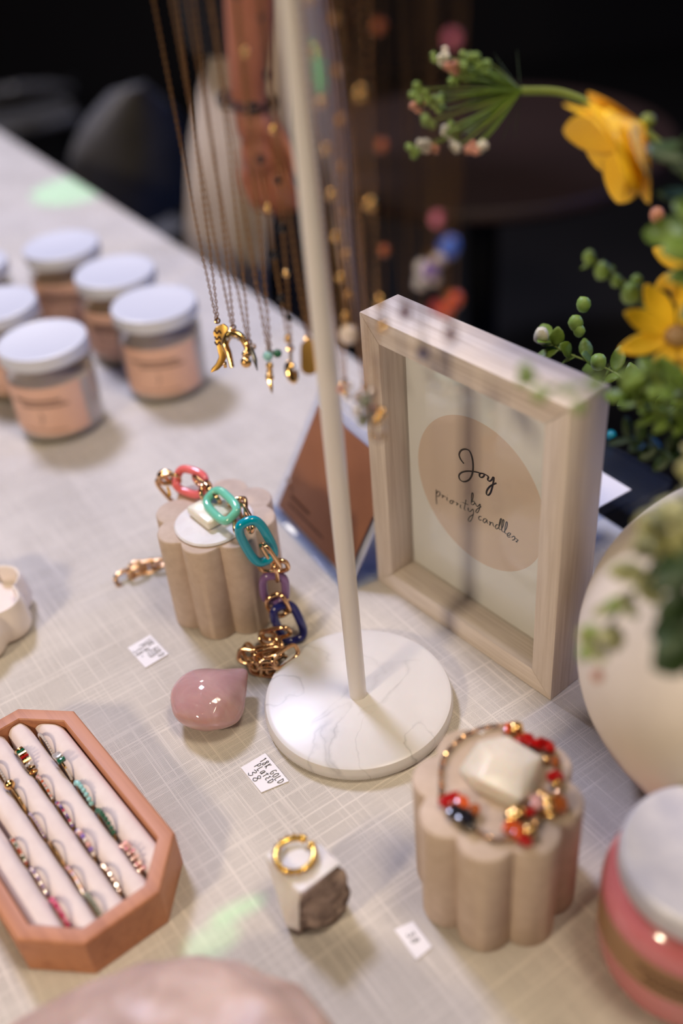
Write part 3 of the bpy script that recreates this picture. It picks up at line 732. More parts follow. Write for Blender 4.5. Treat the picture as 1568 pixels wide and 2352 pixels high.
def price_tag(corners, lines, label, z=0.0009):
    """corners: the tag's outline; writing runs from the first corner towards the second"""
    q = [Z(x, y, 0.0003) for x, y in corners]; o = q[0]
    t = thing('price_tag', (q[0] + q[2]) / 2, label, 'price tag')
    mb = MB(); mb.add([p + Vector((0, 0, 0.0)) for p in q] + [p + Vector((0, 0, 0.0005)) for p in q], [[3, 2, 1, 0], [4, 5, 6, 7]] + [[i, (i + 1) % 4, 4 + (i + 1) % 4, 4 + i] for i in range(4)])
    obj('paper', mb, M['paper'], t)
    ex = (q[1] - q[0]); ey = (q[3] - q[0])
    for txt, x0, y0, w, h in lines:
        mb = MB()
        for i, ch in enumerate(txt):
            for stx in GL[ch]:
                pts = cat_curve([o + ex * (x0 + w * (i + gx * 0.85) / len(txt)) + ey * (y0 + h * (1 - gy)) + Vector((0, 0, 0.00075)) for gx, gy in stx], 4)
                mb.tube(pts, 0.00021, 5, flat=0.5, nrm=Vector((0, 0, 1)))
        obj('writing', mb, M['ink'], t)
price_tag([(609, 1731), (663, 1795), (600, 1821), (553, 1764)], [('18K GOLD', .10, .10, .86, .24), ('PLATED', .16, .38, .66, .22), ('38', .22, .66, .40, .28)], 'white price tag reading 38 beside the marble base')
price_tag([(345, 1459), (387, 1503), (334, 1535), (293, 1489)], [('18K GOLD', .10, .10, .86, .24), ('PLATED', .16, .38, .66, .22), ('38-', .22, .66, .46, .28)], 'white price tag in front of the chunky chain pedestal')
price_tag([(948, 2117), (992, 2176), (956, 2206), (905, 2136)], [('38', .28, .30, .46, .36)], 'small white price tag left of the front pedestal')

# ------------------------------------------------------------------ rose quartz pebble
qc = Z(485, 1612, 0.013); qt = Z(569, 1556, 0.010)
qd = Vector((qt.x - qc.x, qt.y - qc.y, 0)); ql = qd.length; qd.normalize()
rotq = Matrix((qd, Vector((-qd.y, qd.x, 0)), Vector((0, 0, 1)))).transposed()
def tear(p):
    x = p.x; k = 1.0
    if x > 0: k = 1 - 0.50 * x ** 1.6
    return Vector((x * (1.0 + (0.34 if x > 0 else 0) * max(0, x) ** 2), p.y * k, p.z * (1 - .35 * max(0, x) ** 2)))
mb = MB().ball((0, 0, 0), 1.0, 5, (0.0252, 0.0262, 0.0160), None, 0.10, 1.3, tear)
zmin = min(v.z for v in mb.v); mb.v = [rotq @ v + Vector((qc.x, qc.y, -zmin + 0.0002)) for v in mb.v]
tag(obj('rose_quartz_pebble', mb, M['rose_quartz'], smooth=180, loc=(qc.x, qc.y, 0)), 'polished teardrop pink quartz pebble in front of the marble base', 'stone')

# big rough rose quartz in the foreground
gc = Z(420, 2490, 0.03)
hull = bmesh.new(); rn = random.Random(5)
sil = [(20, 2356), (150, 2275), (330, 2205), (460, 2186), (560, 2206), (622, 2246), (690, 2262), (770, 2352)]
for x, y in sil: hull.verts.new(Z(x, y + 6, 0.050 if 2 < x < 640 else 0.040))
for x, y in [(60, 2420), (400, 2420), (760, 2440)]: hull.verts.new(Z(x, y, 0.070))
for x, y in [(-60, 2480), (840, 2500), (300, 2600), (640, 2580)]: hull.verts.new(Z(x, y, 0.045))
for x, y in [(80, 2500), (700, 2480), (330, 2400), (520, 2400), (100, 2700), (700, 2700)]: hull.verts.new(Z(x, y, 0.0005))
bmesh.ops.convex_hull(hull, input=hull.verts[:])
for _ in range(4): bmesh.ops.subdivide_edges(hull, edges=hull.edges[:], cuts=1, use_grid_fill=True, smooth=0.15)
for v in hull.verts:
    v.co += v.co.normalized() * 0 + Vector((mnoise.noise(v.co * 60), mnoise.noise(v.co * 60 + Vector((9, 0, 0))), mnoise.noise(v.co * 60 + Vector((0, 9, 0))))) * 0.0022
    v.co.z = max(v.co.z, 0.0004)
tag(obj('rose_quartz_chunk', MB().bm(hull), M['rose_quartz_rough'], smooth=60), 'large rough pale pink quartz chunk in the front of the table', 'stone')

# ------------------------------------------------------------------ ring tray
TL_ = Vector((0.585, -0.811, 0)).normalized(); TV = Vector((-TL_.y, TL_.x, 0))
TC = Vector((-0.1887, 0.3864, 0)) + TL_ * 0.0025
tyaw = math.atan2(TL_.y, TL_.x)
ty = thing('ring_tray', TC, 'octagonal warm wooden ring tray with a pale grooved insert', 'ring tray', rz=tyaw)
HL, HS, HW, HT = 0.0888, 0.0620, 0.0490, 0.030; SE = 0.0228
def octo(d):
    k = d * 0.4142
    return [(-HL + d, -SE + k), (-HS + k, -HW + d), (HS - k, -HW + d), (HL - d, -SE + k), (HL - d, SE - k), (HS - k, HW - d), (-HS + k, HW - d), (-HL + d, SE - k)]
rings_ = [(0.0006, 0.0004), (0.0, 0.001), (0.0, HT - .0012), (0.0008, HT - .0002), (0.0016, HT), (0.0085, HT), (0.0092, HT - .0008), (0.0094, 0.0040)]
vs = []; fs = []
for d, z in rings_: vs += [(x, y, z) for x, y in octo(d)]
for j in range(len(rings_) - 1): fs += [[j * 8 + i, j * 8 + (i + 1) % 8, (j + 1) * 8 + (i + 1) % 8, (j + 1) * 8 + i] for i in range(8)]
fs += [list(range(8))[::-1], [(len(rings_) - 1) * 8 + i for i in range(8)]]
obj('wooden_rim', MB().add(vs, fs), M['beech'], ty, world=False, smooth=25)
# foam insert: rounded rolls with narrow slots between
GV = [0.0236, 0.0079, -0.0079, -0.0236]
slots = sorted(GV); inn = 0.0098
def umax(v):
    v = abs(v); a = SE - inn * .4142; h = HW - inn
    if v <= a: return HL - inn
    return HL - inn - (v - a) * ((HL - HS) - inn * 0.5858 + 0) / max(h - a, 1e-6)
ZT = 0.0272; sw = 0.00135
sec = [(-(HW - inn), 0.0045)]
edges_ = [-(HW - inn)] + slots + [HW - inn]
for i in range(5):
    a = edges_[i] + (sw if i > 0 else 0); e = edges_[i + 1] - (sw if i < 4 else 0)
    for k in range(15):
        q = k / 14; v_ = a + (e - a) * q; x = 2 * q - 1
        sec.append((v_, ZT - 0.0052 * (abs(x) ** 3.2)))
    if i < 4: sec += [(slots[i] - sw, 0.0105), (slots[i] + sw, 0.0105)]
sec.append((HW - inn, 0.0045))
mb = MB(); vs = []; n = len(sec)
for v_, z in sec: u = umax(v_); vs += [(-u, v_, z), (u, v_, z), (-u, v_, 0.0042), (u, v_, 0.0042)]
fs = []
for i in range(n - 1):
    a, e = i * 4, (i + 1) * 4
    fs += [[a, a + 1, e + 1, e], [a, e, e + 2, a + 2], [a + 1, a + 3, e + 3, e + 1]]
mb.add(vs, fs); obj('grooved_insert', mb, M['foam'], ty, world=False, smooth=35)

RG = 'rings standing in the wooden tray'
def ring(g, u, label, style, cols, band='gold', r=0.0098):
    c = TC + TL_ * u + TV * GV[g] + Vector((0, 0, 0.0208))
    t = thing('finger_ring', c, label, 'ring', RG)
    n = 40; pts = [c + TL_ * (r * math.cos(2 * PI * i / n)) + Vector((0, 0, r * math.sin(2 * PI * i / n))) for i in range(n)]
    bw = {'thin': .0006, 'plain': .0008, 'wide': .0011}.get(style, .0008)
    obj('band', MB().tube(pts, bw, 8, True), M[band], t)
    mb = MB()
    def at(a, off=0.0): return c + TL_ * ((r + off) * math.cos(a)) + Vector((0, 0, (r + off) * math.sin(a)))
    if style in ('pave', 'thin'):
        k = 16 if style == 'pave' else 22; sz = .00105 if style == 'pave' else .0007
        for i in range(k):
            mb.m = i % len(cols); a = PI * (0.10 + 0.80 * i / (k - 1)); mb.ball(at(a, .0006), sz, 1)
    elif style == 'eternity':
        for i in range(9):
            mb.m = i % len(cols); a = PI * (0.14 + 0.72 * i / 8); mb.ball(at(a, .0010), .00155, 2)
    elif style == 'baguette':
        for i in range(11):
            mb.m = i % len(cols); a = PI * (0.12 + 0.76 * i / 10)
            fmx = Matrix((Vector((-math.sin(a) * TL_.x, -math.sin(a) * TL_.y, math.cos(a))), TV, Vector((math.cos(a) * TL_.x, math.cos(a) * TL_.y, math.sin(a))))).transposed()
            mb.box(at(a, .0016), (.0016, .0052, .0024), fmx, .0003, 1)
    elif style == 'square':
        for i, (da, s_q) in enumerate(((.15, 1), (0, 1.15), (-.18, 1))):
            mb.m = i % len(cols); a = PI * .58 + da * 1.9
            fmx = Matrix((Vector((-math.sin(a) * TL_.x, -math.sin(a) * TL_.y, math.cos(a))), TV, Vector((math.cos(a) * TL_.x, math.cos(a) * TL_.y, math.sin(a))))).transposed()
            mb.box(at(a, .0022), (.0028 * s_q, .0052, .0028), fmx, .0006, 2)
        for i in range(7): mb.m = len(cols) - 1; a = PI * (0.08 + 0.035 * i); mb.ball(at(a, .0006), .0008, 1)
    elif style == 'ball':
        mb.m = 0; mb.ball(at(PI * .78, .002), .0034, 2)
    elif style == 'cluster':
        for i in range(8):
            a = PI * (0.12 + 0.76 * i / 7)
            for sx in (-1, 1): mb.m = (i + (sx > 0)) % len(cols); mb.ball(at(a, .0012) + TV * (sx * .0012), .0013, 1)
    if mb.v: obj('stones', mb, [M[x] for x in cols], t)
    return t
ring(0, -.0530, 'thin gold ring with tiny clear stones at the far end of the right row', 'pave', ['stone_clear'])
ring(0, -.0285, 'gold ring with square clear stones and one green stone', 'square', ['stone_clear', 'stone_clear', 'stone_green', 'stone_clear'])
ring(0, -.0020, 'ring set with pale blue opals in the right row', 'eternity', ['stone_opal'], 'rose_gold')
ring(0, .0250, 'ring set with deep green stones in the right row', 'eternity', ['stone_green'])
ring(0, .0560, 'ring of small blush pink stones nearest the front of the right row', 'cluster', ['stone_blush', 'stone_pink', 'stone_blush'], 'rose_gold')
ring(1, -.0490, 'gold baguette ring with one red stone', 'baguette', ['gold', 'gold', 'stone_clear', 'gold', 'stone_red', 'gold', 'stone_green'])
ring(1, -.0230, 'gold ring with small clear and pink stones below the baguette ring', 'pave', ['stone_clear', 'stone_blush', 'stone_clear', 'stone_orange'])
ring(1, .0030, 'gold ring with lilac, pink and dark blue stones', 'pave', ['stone_lilac', 'stone_clear', 'stone_hotpink', 'navy'])
ring(1, .0300, 'gold ring with larger white and lilac stones in the second row', 'eternity', ['pearl', 'stone_lilac', 'stone_blush'])
ring(1, .0590, 'gold ring with plum and blush stones at the front of the second row', 'pave', ['stone_blush', 'bud_plum', 'stone_clear', 'bud_plum'])
ring(2, -.0520, 'gold ring with clear stones behind the ring with a gold ball', 'pave', ['stone_clear'])
ring(2, -.0270, 'plain gold ring with a raised gold ball', 'ball', ['gold'])
ring(2, -.0010, 'very thin gold ring set with tiny lilac stones', 'thin', ['stone_lilac', 'stone_clear'])
ring(2, .0240, 'plain thin gold ring in the third row', 'plain', ['gold'])
ring(2, .0470, 'ring with amber, orange and lilac stones in the third row', 'pave', ['stone_amber', 'stone_lilac', 'stone_orange'])
ring(2, .0700, 'ring with a long grey green stone at the front of the third row', 'eternity', ['stone_grey'])
ring(3, .0080, 'ring with red, clear and green stones at the left of the tray', 'pave', ['stone_red', 'stone_clear', 'stone_green', 'stone_clear', 'stone_orange'])
ring(3, .0340, 'ring with small lilac and violet stones in the left row', 'pave', ['stone_lilac', 'stone_clear', 'purple'])
ring(3, .0600, 'hot pink stone ring nearest the front of the left row', 'eternity', ['stone_hotpink', 'stone_pink'])

# ------------------------------------------------------------------ rock with the twisted gold ring
rk = thing('ring_stone', Z(705, 2110, 0), 'cut white stone with a rough brown face carrying a twisted gold ring', 'stone')
hull = bmesh.new()
tops = [Z(607, 1962, .040), Z(640, 1945, .040), Z(735, 1938, .041), Z(783, 1982, .041), Z(690, 2052, .041)]
for p in tops: hull.verts.new(p)
for p in [Z(647, 2084, .020), Z(655, 2120, .010), Z(804, 2045, .022), Z(800, 2075, .012), Z(748, 2118, .010), Z(690, 2140, .004)]: hull.verts.new(p)
for p in [Z(658, 2130, .0004), Z(742, 2128, .0004), Z(790, 2090, .0004), Z(760, 2040, .0004), Z(660, 2050, .0004)]: hull.verts.new(p)
bmesh.ops.convex_hull(hull, input=hull.verts[:]); bmesh.ops.dissolve_limit(hull, angle_limit=R(3), verts=hull.verts[:], edges=hull.edges[:])
bmesh.ops.bevel(hull, geom=hull.edges[:], offset=0.0008, segments=2, profile=0.5, affect='EDGES')
bmesh.ops.triangulate(hull, faces=hull.faces[:])
bmesh.ops.subdivide_edges(hull, edges=hull.edges[:], cuts=3, use_grid_fill=True); hull.normal_update()
rough = []
wd = (Z(640, 2060, .02) - Z(740, 1960, .03)); wd.z = 0; wd.normalize()     # the sawn white sides face the left front
for f in hull.faces:
    n_ = f.normal; rough.append(0 if (n_.z > 0.75 or (n_.x < -0.25)) else 1)
rv = {}
for f, q in zip(hull.faces, rough):
    for v in f.verts: rv[v.index] = min(rv.get(v.index, 1), q)
hull.verts.index_update()
for v in hull.verts:
    if rv.get(v.index): v.co += v.normal * (mnoise.fractal(v.co * 110, 1.0, 2.0, 4) * 0.0034)
    v.co.z = max(v.co.z, 0.0004)
mb = MB(); mb.bm(hull); mb.mi = rough[:]
obj('stone_block', mb, [M['white_cut'], M['rock']], rk, smooth=30)
rcx = Z(677, 1962, .0445)
rg = thing('open_twist_ring', rcx, 'open twisted yellow gold ring lying on the white stone', 'ring')
pts = []
for i in range(34):
    a = R(62) + R(325) * i / 33; pts.append(rcx + Vector((0.0103 * math.cos(a), 0.0103 * math.sin(a), -0.0006)))
obj('band', MB().tube(pts, .0016, 10), M['yellow_gold'], rg)
mb = MB()
for i in range(0, 34):
    p = pts[i]; o_ = (p - rcx).normalized()
    mb.ball(p + o_ * .0010 + Vector((0, 0, .0012 if i % 2 else -.0002)), .0013, 1, (1, 1, 1.3))
obj('twist', mb, M['yellow_gold'], rg)
for p in (pts[0], pts[-1]): obj('end_ball', MB().ball(p + Vector((0, 0, .0006)), .0023, 2), M['yellow_gold'], rg)

# ------------------------------------------------------------------ front pedestal: quartz and red bracelet
hull = bmesh.new()
for x, y, z in [(1052, 1770, .001), (1080, 1725, .001), (1160, 1696, .001), (1252, 1745, .001), (1225, 1830, .001), (1178, 1856, .001), (1090, 1815, .001), (1066, 1752, .006), (1100, 1702, .010), (1165, 1690, .010), (1244, 1738, .008), (1196, 1838, .008), (1100, 1790, .012), (1130, 1735, .015), (1200, 1760, .013)]:
    p = Z(x, y, h2 + z); hull.verts.new(p)
bmesh.ops.convex_hull(hull, input=hull.verts[:]); bmesh.ops.bevel(hull, geom=hull.edges[:], offset=0.0006, segments=1, profile=0.5, affect='EDGES')
tag(obj('white_quartz', MB().bm(hull), M['white_quartz'], smooth=20), 'faceted white quartz lump in the middle of the red stone bracelet', 'stone')
br = thing('stone_bracelet', p2 + Vector((0, 0, h2)), 'gold chain bracelet with red, orange and black stones circling a white quartz', 'bracelet')
bpath = [Z(x, y, h2 + .0022) for x, y in [(1015, 1830), (1012, 1780), (1022, 1735), (1060, 1695), (1110, 1672), (1160, 1668), (1200, 1690), (1255, 1715), (1278, 1760), (1282, 1810), (1260, 1850), (1225, 1895), (1190, 1920), (1140, 1930), (1090, 1905), (1050, 1860), (1015, 1830)]]
cur = cat_curve(bpath, 6); mb = MB(); chain(mb, cur, .0036, .0052, .0032, .0011, 10, 5); obj('chain', mb, M['rose_gold'], br)
def chip(x, y, mat, r, name, sc=(1.3, .9, .8), sub=1, nz=.35):
    obj(name, MB().ball(Z(x, y, h2 + r * .8 + .0006), r, sub, sc, Matrix.Rotation(random.uniform(0, 3), 3, 'Z'), nz, 2.0), M[mat], br)
for x, y, mt_, r in [(1168, 1672, 'stone_orange', .0034), (1194, 1702, 'stone_red', .0042), (1214, 1700, 'stone_red', .0046), (1240, 1708, 'stone_red', .0044), (1262, 1714, 'stone_red', .0038), (1276, 1748, 'stone_amber', .003), (1276, 1784, 'stone_red', .0042),
                  (1288, 1842, 'stone_amber', .0048), (1278, 1858, 'stone_amber', .0036), (1232, 1842, 'stone_blush', .0042), (1216, 1866, 'stone_red', .0036), (1174, 1898, 'stone_orange', .0044), (1190, 1910, 'stone_orange', .0042), (1204, 1930, 'stone_red', .0038),
                  (1026, 1840, 'stone_red', .0042), (1038, 1832, 'stone_red', .0034), (1062, 1846, 'stone_orange', .004), (1052, 1868, 'stone_black', .0048), (1072, 1884, 'stone_black', .0052), (1090, 1862, 'stone_amber', .0034)]:
    chip(x, y, mt_, r, 'stone_chip')
for x, y, r in [(1184, 1672, .0040), (1168, 1700, .0032), (1244, 1828, .0036), (1258, 1838, .0042), (1262, 1856, .0038), (1188, 1868, .0044), (1176, 1874, .004), (1214, 1906, .0036), (1254, 1745, .0024), (1277, 1795, .0028), (1266, 1868, .003)]:
    chip(x, y, 'gold', r, 'gold_nugget', (1.1, 1, .8), 2, .2)

# ------------------------------------------------------------------ candle jars
JG = 'white lidded candle jars'
def candle(px, py, label, face=-1.75, wax='wax', lid_h=0.0915):
    p = Z(px, py, lid_h); c = Vector((p.x, p.y, 0)); h = 0.076
    t = thing('candle_jar', c, label, 'candle', JG)
    rj = 0.0405
    obj('glass_jar', MB().lathe([(0, .0004), (rj - .004, .0004), (rj - .001, .002), (rj, .005), (rj, h - .008), (rj - .003, h - .002), (rj - .003, h + .004), (rj - .0045, h + .004), (rj - .0045, h - .003), (rj - .0018, h - .010), (rj - .0018, .006), (0, .006)], c, 56), M['jar_glass'], t)
    obj('wax', MB().lathe([(0, .0065), (rj - .0022, .0065), (rj - .0022, h - .018), (0, h - .018)], c, 48), M[wax], t)
    lb = MB().lathe([(rj + .0001, .012), (rj + .0004, .012), (rj + .0004, h - .014), (rj + .0001, h - .014)], c, 30, a0=face - 1.05, a1=face + 1.05)
    lb = obj('label', lb, M['label'], t)
    mb = MB()
    def on(a, z): return c + Vector((math.cos(face + a) * (rj + .0008), math.sin(face + a) * (rj + .0008), z))
    for z, a0, a1, amp in ((.0485, -.62, .52, .0015), (.0435, -.42, .66, .0012)):
        n = 26; mb.tube(cat_curve([on(a0 + (a1 - a0) * i / n, z + (amp if i % 2 else -amp)) for i in range(n + 1)], 3), .00045, 4)
    mb.tube([on(-.5 + i / 10, .0175) for i in range(11)], .0003, 4)
    mb.tube(cat_curve([on(-.06, .024), on(.02, .031), on(-.02, .036)], 4), .0004, 4)
    obj('print', mb, M['ink_soft'], t)
    zl = lid_h - .013
    obj('lid', MB().lathe([(0, zl), (rj + .0002, zl), (rj + .0012, zl + .001), (rj + .0012, zl + .010), (rj + .0004, zl + .0125), (rj - .0015, lid_h), (rj - .004, lid_h - .0004), (0, lid_h - .0004)], c, 64), M['white_lid'], t)
    return t
candle(95, 778, 'candle jar with peach label and white lid, nearest at the left')
candle(352, 695, 'candle jar with peach label and white lid, rightmost of the group', -1.62)
candle(262, 621, 'candle jar with white lid directly behind the rightmost jar', -2.0, 'amber_wax')
candle(139, 561, 'candle jar with white lid farthest back, under the green light spot', -1.7, 'amber_wax')
candle(-14, 696, 'candle jar cut by the left edge behind the nearest jar', -2.1, 'amber_wax')
candle(-75, 606, 'candle jar whose lid just shows at the left edge, behind the others', -2.0, 'amber_wax')

# ------------------------------------------------------------------ scalloped dish at the left edge
dcn = Z(52, 1352, 0.030) - Vector((0.047, 0.004, 0)); dcn.z = 0
def drf(k): return lambda a: 1 + k * (abs(math.cos(4 * a + 0.9)) ** 0.9 - .5)
mb = MB(); f_ = drf(.17)
mb.lathe([(0, .0004), (.036, .0004), (.0455, .003), (.0475, .009), (.0462, .020), (.0448, .029), (.0436, .0312), (.0420, .0305), (.0412, .027), (.0414, .018), (.040, .008), (.034, .0058), (0, .0058)], dcn, 96, rfun=f_)
do = thing('scalloped_dish', dcn, 'white scalloped porcelain dish cut off by the left edge', 'dish')
obj('bowl', mb, M['porcelain'], do)
obj('wax_filling', MB().lathe([(0, .0062), (.0385, .0062), (.0395, .0155), (0, .0155)], dcn, 96, rfun=f_), M['wax'], do)

# ------------------------------------------------------------------ pink candle jar, front right
pl = Z(1628, 1958, 0.084); pc = Vector((pl.x, pl.y, 0))
pj = thing('pink_candle_jar', pc, 'large pink glass candle jar with a silver lid in the front corner', 'candle')
obj('pink_jar', MB().lathe([(0, .0004), (.036, .0004), (.0455, .004), (.0475, .012), (.0475, .052), (.0464, .058), (.0430, .0635), (.0395, .066), (.0395, .070), (.037, .070), (.037, .060), (.044, .050), (.045, .010), (0, .006)], pc, 64), M['pink_glass'], pj)
obj('gold_label', MB().lathe([(.0476, .028), (.0480, .028), (.0480, .0505), (.0476, .0505)], pc, 40, a0=-3.25, a1=-.6), M['olive_label'], pj)
mb = MB()
for z, a0, a1 in ((.043, -2.5, -1.8), (.036, -2.4, -1.9)):
    mb.tube(cat_curve([pc + Vector((math.cos(a0 + (a1 - a0) * i / 16) * .0484, math.sin(a0 + (a1 - a0) * i / 16) * .0484, z + (.001 if i % 2 else -.001))) for i in range(17)], 3), .0005, 4)
obj('print', mb, M['ink_brown'], pj)
obj('lid', MB().lathe([(0, .068), (.0402, .068), (.0412, .0695), (.0412, .080), (.0403, .0828), (.0385, .084), (.0365, .0836), (0, .0834)], pc, 72), M['silver'], pj)

# ------------------------------------------------------------------ vase
vr = 0.1035; vp = Z(1768, 1462, vr); vc = Vector((vp.x, vp.y, 0))
prof = []
for k in range(25):
    a = -PI / 2 + 0.52 + (PI - 0.52 - 0.34) * k / 24; prof.append((vr * math.cos(a), vr + vr * math.sin(a)))
prof = [(0, prof[0][1])] + prof
prof = [(r, z - prof[0][1] + .0004) for r, z in prof]
dz = vr - prof[13][1]
top = prof[-1]
prof += [(top[0] * .9, top[1] + .006), (top[0] * .88, top[1] + .014), (top[0] * .95, top[1] + .018), (top[0] * .9, top[1] + .019), (top[0] * .78, top[1] + .014), (top[0] * .78, top[1] - .03), (0, top[1] - .05)]
tag(obj('round_vase', MB().lathe(prof, vc, 96), M['vase'], loc=vc), 'round off white ceramic vase at the right edge holding yellow flowers', 'vase')
MOUTH = vc + Vector((0, 0, top[1] + .012))

# ------------------------------------------------------------------ flowers and greenery in the vase
def stem_path(tip, mid=None, sag=0.03):
    a = MOUTH + Vector((random.uniform(-.012, .012), random.uniform(-.012, .012), -0.02))
    b_ = MOUTH + Vector((0, 0, .02)) + (tip - MOUTH) * .12
    pts = [a, b_] + ([Vector(mid)] if mid is not None else [MOUTH.lerp(tip, .6) + Vector((0, 0, sag))]) + [Vector(tip)]
    return cat_curve(pts, 8)
def flower(tip, axis, label, npet, L, W, cup, layers=2, stem=True, mid=None, eye=.006, eyemat='flower_eye'):
    t = thing('yellow_flower', MOUTH, label, 'flower', 'yellow flowers in the vase')
    obj('stem', MB().tube(stem_path(tip, mid), .0018, 8), M['stem'], t)
    axis = axis.normalized(); ux = axis.orthogonal().normalized(); uy = axis.cross(ux)
    rn = random.Random(npet * 7 + int(L * 1e4))
    for ly in range(layers):
        for k in range(npet):
            a = 2 * PI * (k + .5 * ly) / npet + rn.uniform(-.15, .15)
            rad = ux * math.cos(a) + uy * math.sin(a); c_up = cup - ly * .25 + rn.uniform(-.12, .12)
            d = rad * math.cos(c_up) + axis * math.sin(c_up)
            mb = MB(); q = L * (1 - .12 * ly) * rn.uniform(.9, 1.08)
            mb.leaf(tip + rad * (eye * .5) - axis * (.001 * ly), d, axis * math.cos(c_up) - rad * math.sin(c_up), q, W * rn.uniform(.9, 1.1), rn.uniform(.05, .25), 7)
            o_ = obj('petal', mb, M['petal'], t, smooth=180); md = o_.modifiers.new('thickness', 'SOLIDIFY'); md.thickness = .0006
            md2 = o_.modifiers.new('smooth', 'SUBSURF'); md2.levels = 1; md2.render_levels = 1
    obj('centre', MB().ball(tip + axis * .001, eye, 2, (1, 1, .7)), M[eyemat], t)
    obj('calyx', MB().ball(tip - axis * .004, eye * .9, 2), M['stem'], t)
    return t
ft = PD(1440, 318, .50)
ft = PD(1470, 290, .50)
flower(ft, (RT * -.60 + UP * -.42 + FWD * .15), 'large yellow bloom with broad ruffled petals at the top of the bouquet', 7, .037, .036, .66, 2, mid=PD(1650, 480, .50), eye=.004, eyemat='petal')
flower(PD(1556, 772, .52), (-FWD + RT * -.15 + UP * .1), 'open yellow daisy with long narrow petals beside the frame corner', 9, .030, .0125, .18, 1, mid=PD(1660, 880, .53), eye=.0075)
flower(PD(1602, 625, .53), (-FWD + RT * -.3 + UP * .2), 'yellow bloom cut by the right edge above the open daisy', 8, .022, .012, .3, 1, mid=PD(1700, 800, .54), eye=.006)

# drooping umbel on a long bent stem
um = thing('umbel_flower', MOUTH, 'nodding green umbel seed head on a long bent stem', 'flower')
ub = PD(1196, 208, .545)
pts = cat_curve([MOUTH + Vector((.005, .004, -.02)), PD(1720, 700, .55), PD(1600, 440, .55), PD(1480, 300, .55), PD(1385, 252, .55), PD(1290, 213, .55), ub], 8)
obj('stem', MB().tube(pts, [.0022] * len(pts), 8), M['stem'], um)
rn = random.Random(11)
for k in range(26):
    tx = 945 + 190 * (rn.random() ** 1.2); ty_ = 240 + (rn.random() - .5) * 235
    if k < 12: tx, ty_ = [(1007, 140), (958, 205), (955, 245), (985, 280), (972, 338), (1095, 158), (1060, 162), (1085, 338), (1043, 310), (1040, 345), (1005, 230), (1040, 178)][k]
    dp = .545 + rn.uniform(-.018, .018); e_ = PD(tx, ty_, dp)
    md_ = ub.lerp(e_, .55) + UP * ((ty_ - 250) * -.00002)
    obj('ray', MB().tube(cat_curve([ub, md_, e_], 5), .00048, 5), M['leaf'] if k % 3 else M['stem'], um)
    fm_ = ['bud_green', 'bud_green', 'bud_pink', 'bud_green', 'bud_white'][k % 5]
    mb = MB(); [mb.ball(e_ + Vector((rn.uniform(-1, 1), rn.uniform(-1, 1), rn.uniform(-1, 1))) * .0028, .0024, 1) for _ in range(5)]
    obj('floret', mb, M[fm_], um)
mb = MB()
for k in range(34):
    tx = 1020 + 110 * rn.random(); ty_ = 235 + (rn.random() - .5) * 150; e_ = PD(tx, ty_, .545 + rn.uniform(-.02, .02))
    mb.tube([ub, ub.lerp(e_, .5) + UP * ((ty_ - 235) * -.00003), e_], [.0009, .0007, .0003], 4)
obj('inner_filaments', mb, M['leaf'], um)
for tx, ty_ in [(1135, 130), (1185, 120), (1180, 320), (1150, 330)]:
    obj('bract', MB().leaf(ub, PD(tx, ty_, .56) - ub, -FWD, (PD(tx, ty_, .56) - ub).length, .0003, .1), M['leaf_dark'], um)

def sprig(path, label, nl, L, W, mat='leaf', buds=None, sd=1, stem_r=.0011, jit=.8, name='leafy_sprig'):
    rn = random.Random(sd); t = thing(name, MOUTH, label, 'greenery', 'green sprigs in the vase')
    pts = cat_curve(path, 8); n = len(pts)
    obj('stem', MB().tube(pts, [stem_r * (1 - .5 * i / n) for i in range(n)], 6), M['stem'] if mat == 'leaf' else M['leaf_dark'], t)
    st0 = 6
    for k in range(nl):
        q = st0 + (n - 1 - st0) * (k + .5) / nl; i = int(q); p = pts[i]; d = (pts[min(i + 1, n - 1)] - pts[max(i - 1, 0)]).normalized()
        sd_ = d.orthogonal().normalized(); sd_ = Matrix.Rotation(k * 2.4 + rn.uniform(-jit, jit), 3, d) @ sd_
        mb = MB(); mb.leaf(p, d * .6 + sd_, (-FWD * .6 + Vector((rn.uniform(-.5, .5), rn.uniform(-.5, .5), .6))), L * rn.uniform(.7, 1.15), W * rn.uniform(.8, 1.1), rn.uniform(-.1, .3))
        o_ = obj('leaf', mb, M[mat], t, smooth=180); md = o_.modifiers.new('thickness', 'SOLIDIFY'); md.thickness = .0004
    if buds:
        for (x, y, dp, r, mm) in buds: obj('bud', MB().ball(PD(x, y, dp), r, 2, (1, 1, 1.2), None, .15, 3), M[mm], t)
    return t
MO = lambda x=0., y=0., z=-.015: MOUTH + Vector((x, y, z))
sprig([MO(), PD(1640, 900, .60), PD(1500, 905, .66), PD(1400, 850, .70), PD(1300, 810, .71), PD(1250, 778, .71)], 'budded green sprig running along the back edge of the frame top', 26, .017, .011, 'leaf', [(1243, 771, .71, .0052, 'bud_white'), (1322, 742, .70, .005, 'bud_green'), (1340, 700, .70, .005, 'bud_green'), (1374, 832, .69, .0055, 'bud_green'), (1330, 760, .70, .004, 'bud_green')], 3)
sprig([MO(.003), PD(1640, 820, .56), PD(1520, 760, .55), PD(1455, 668, .53), PD(1400, 622, .53), PD(1352, 588, .53)], 'thin sprig of green buds reaching left below the top bloom', 6, .008, .004, 'leaf', [(1353, 590, .53, .0034, 'bud_green'), (1383, 622, .53, .0044, 'bud_green'), (1448, 674, .53, .005, 'bud_green'), (1461, 645, .53, .003, 'bud_green'), (1415, 645, .53, .003, 'bud_green')], 4)
sprig([MO(-.004), PD(1640, 960, .52), PD(1560, 955, .51), PD(1480, 935, .51), PD(1425, 905, .51)], 'bushy green sprig crowding the right back corner of the frame', 24, .013, .007, 'leaf', None, 5)
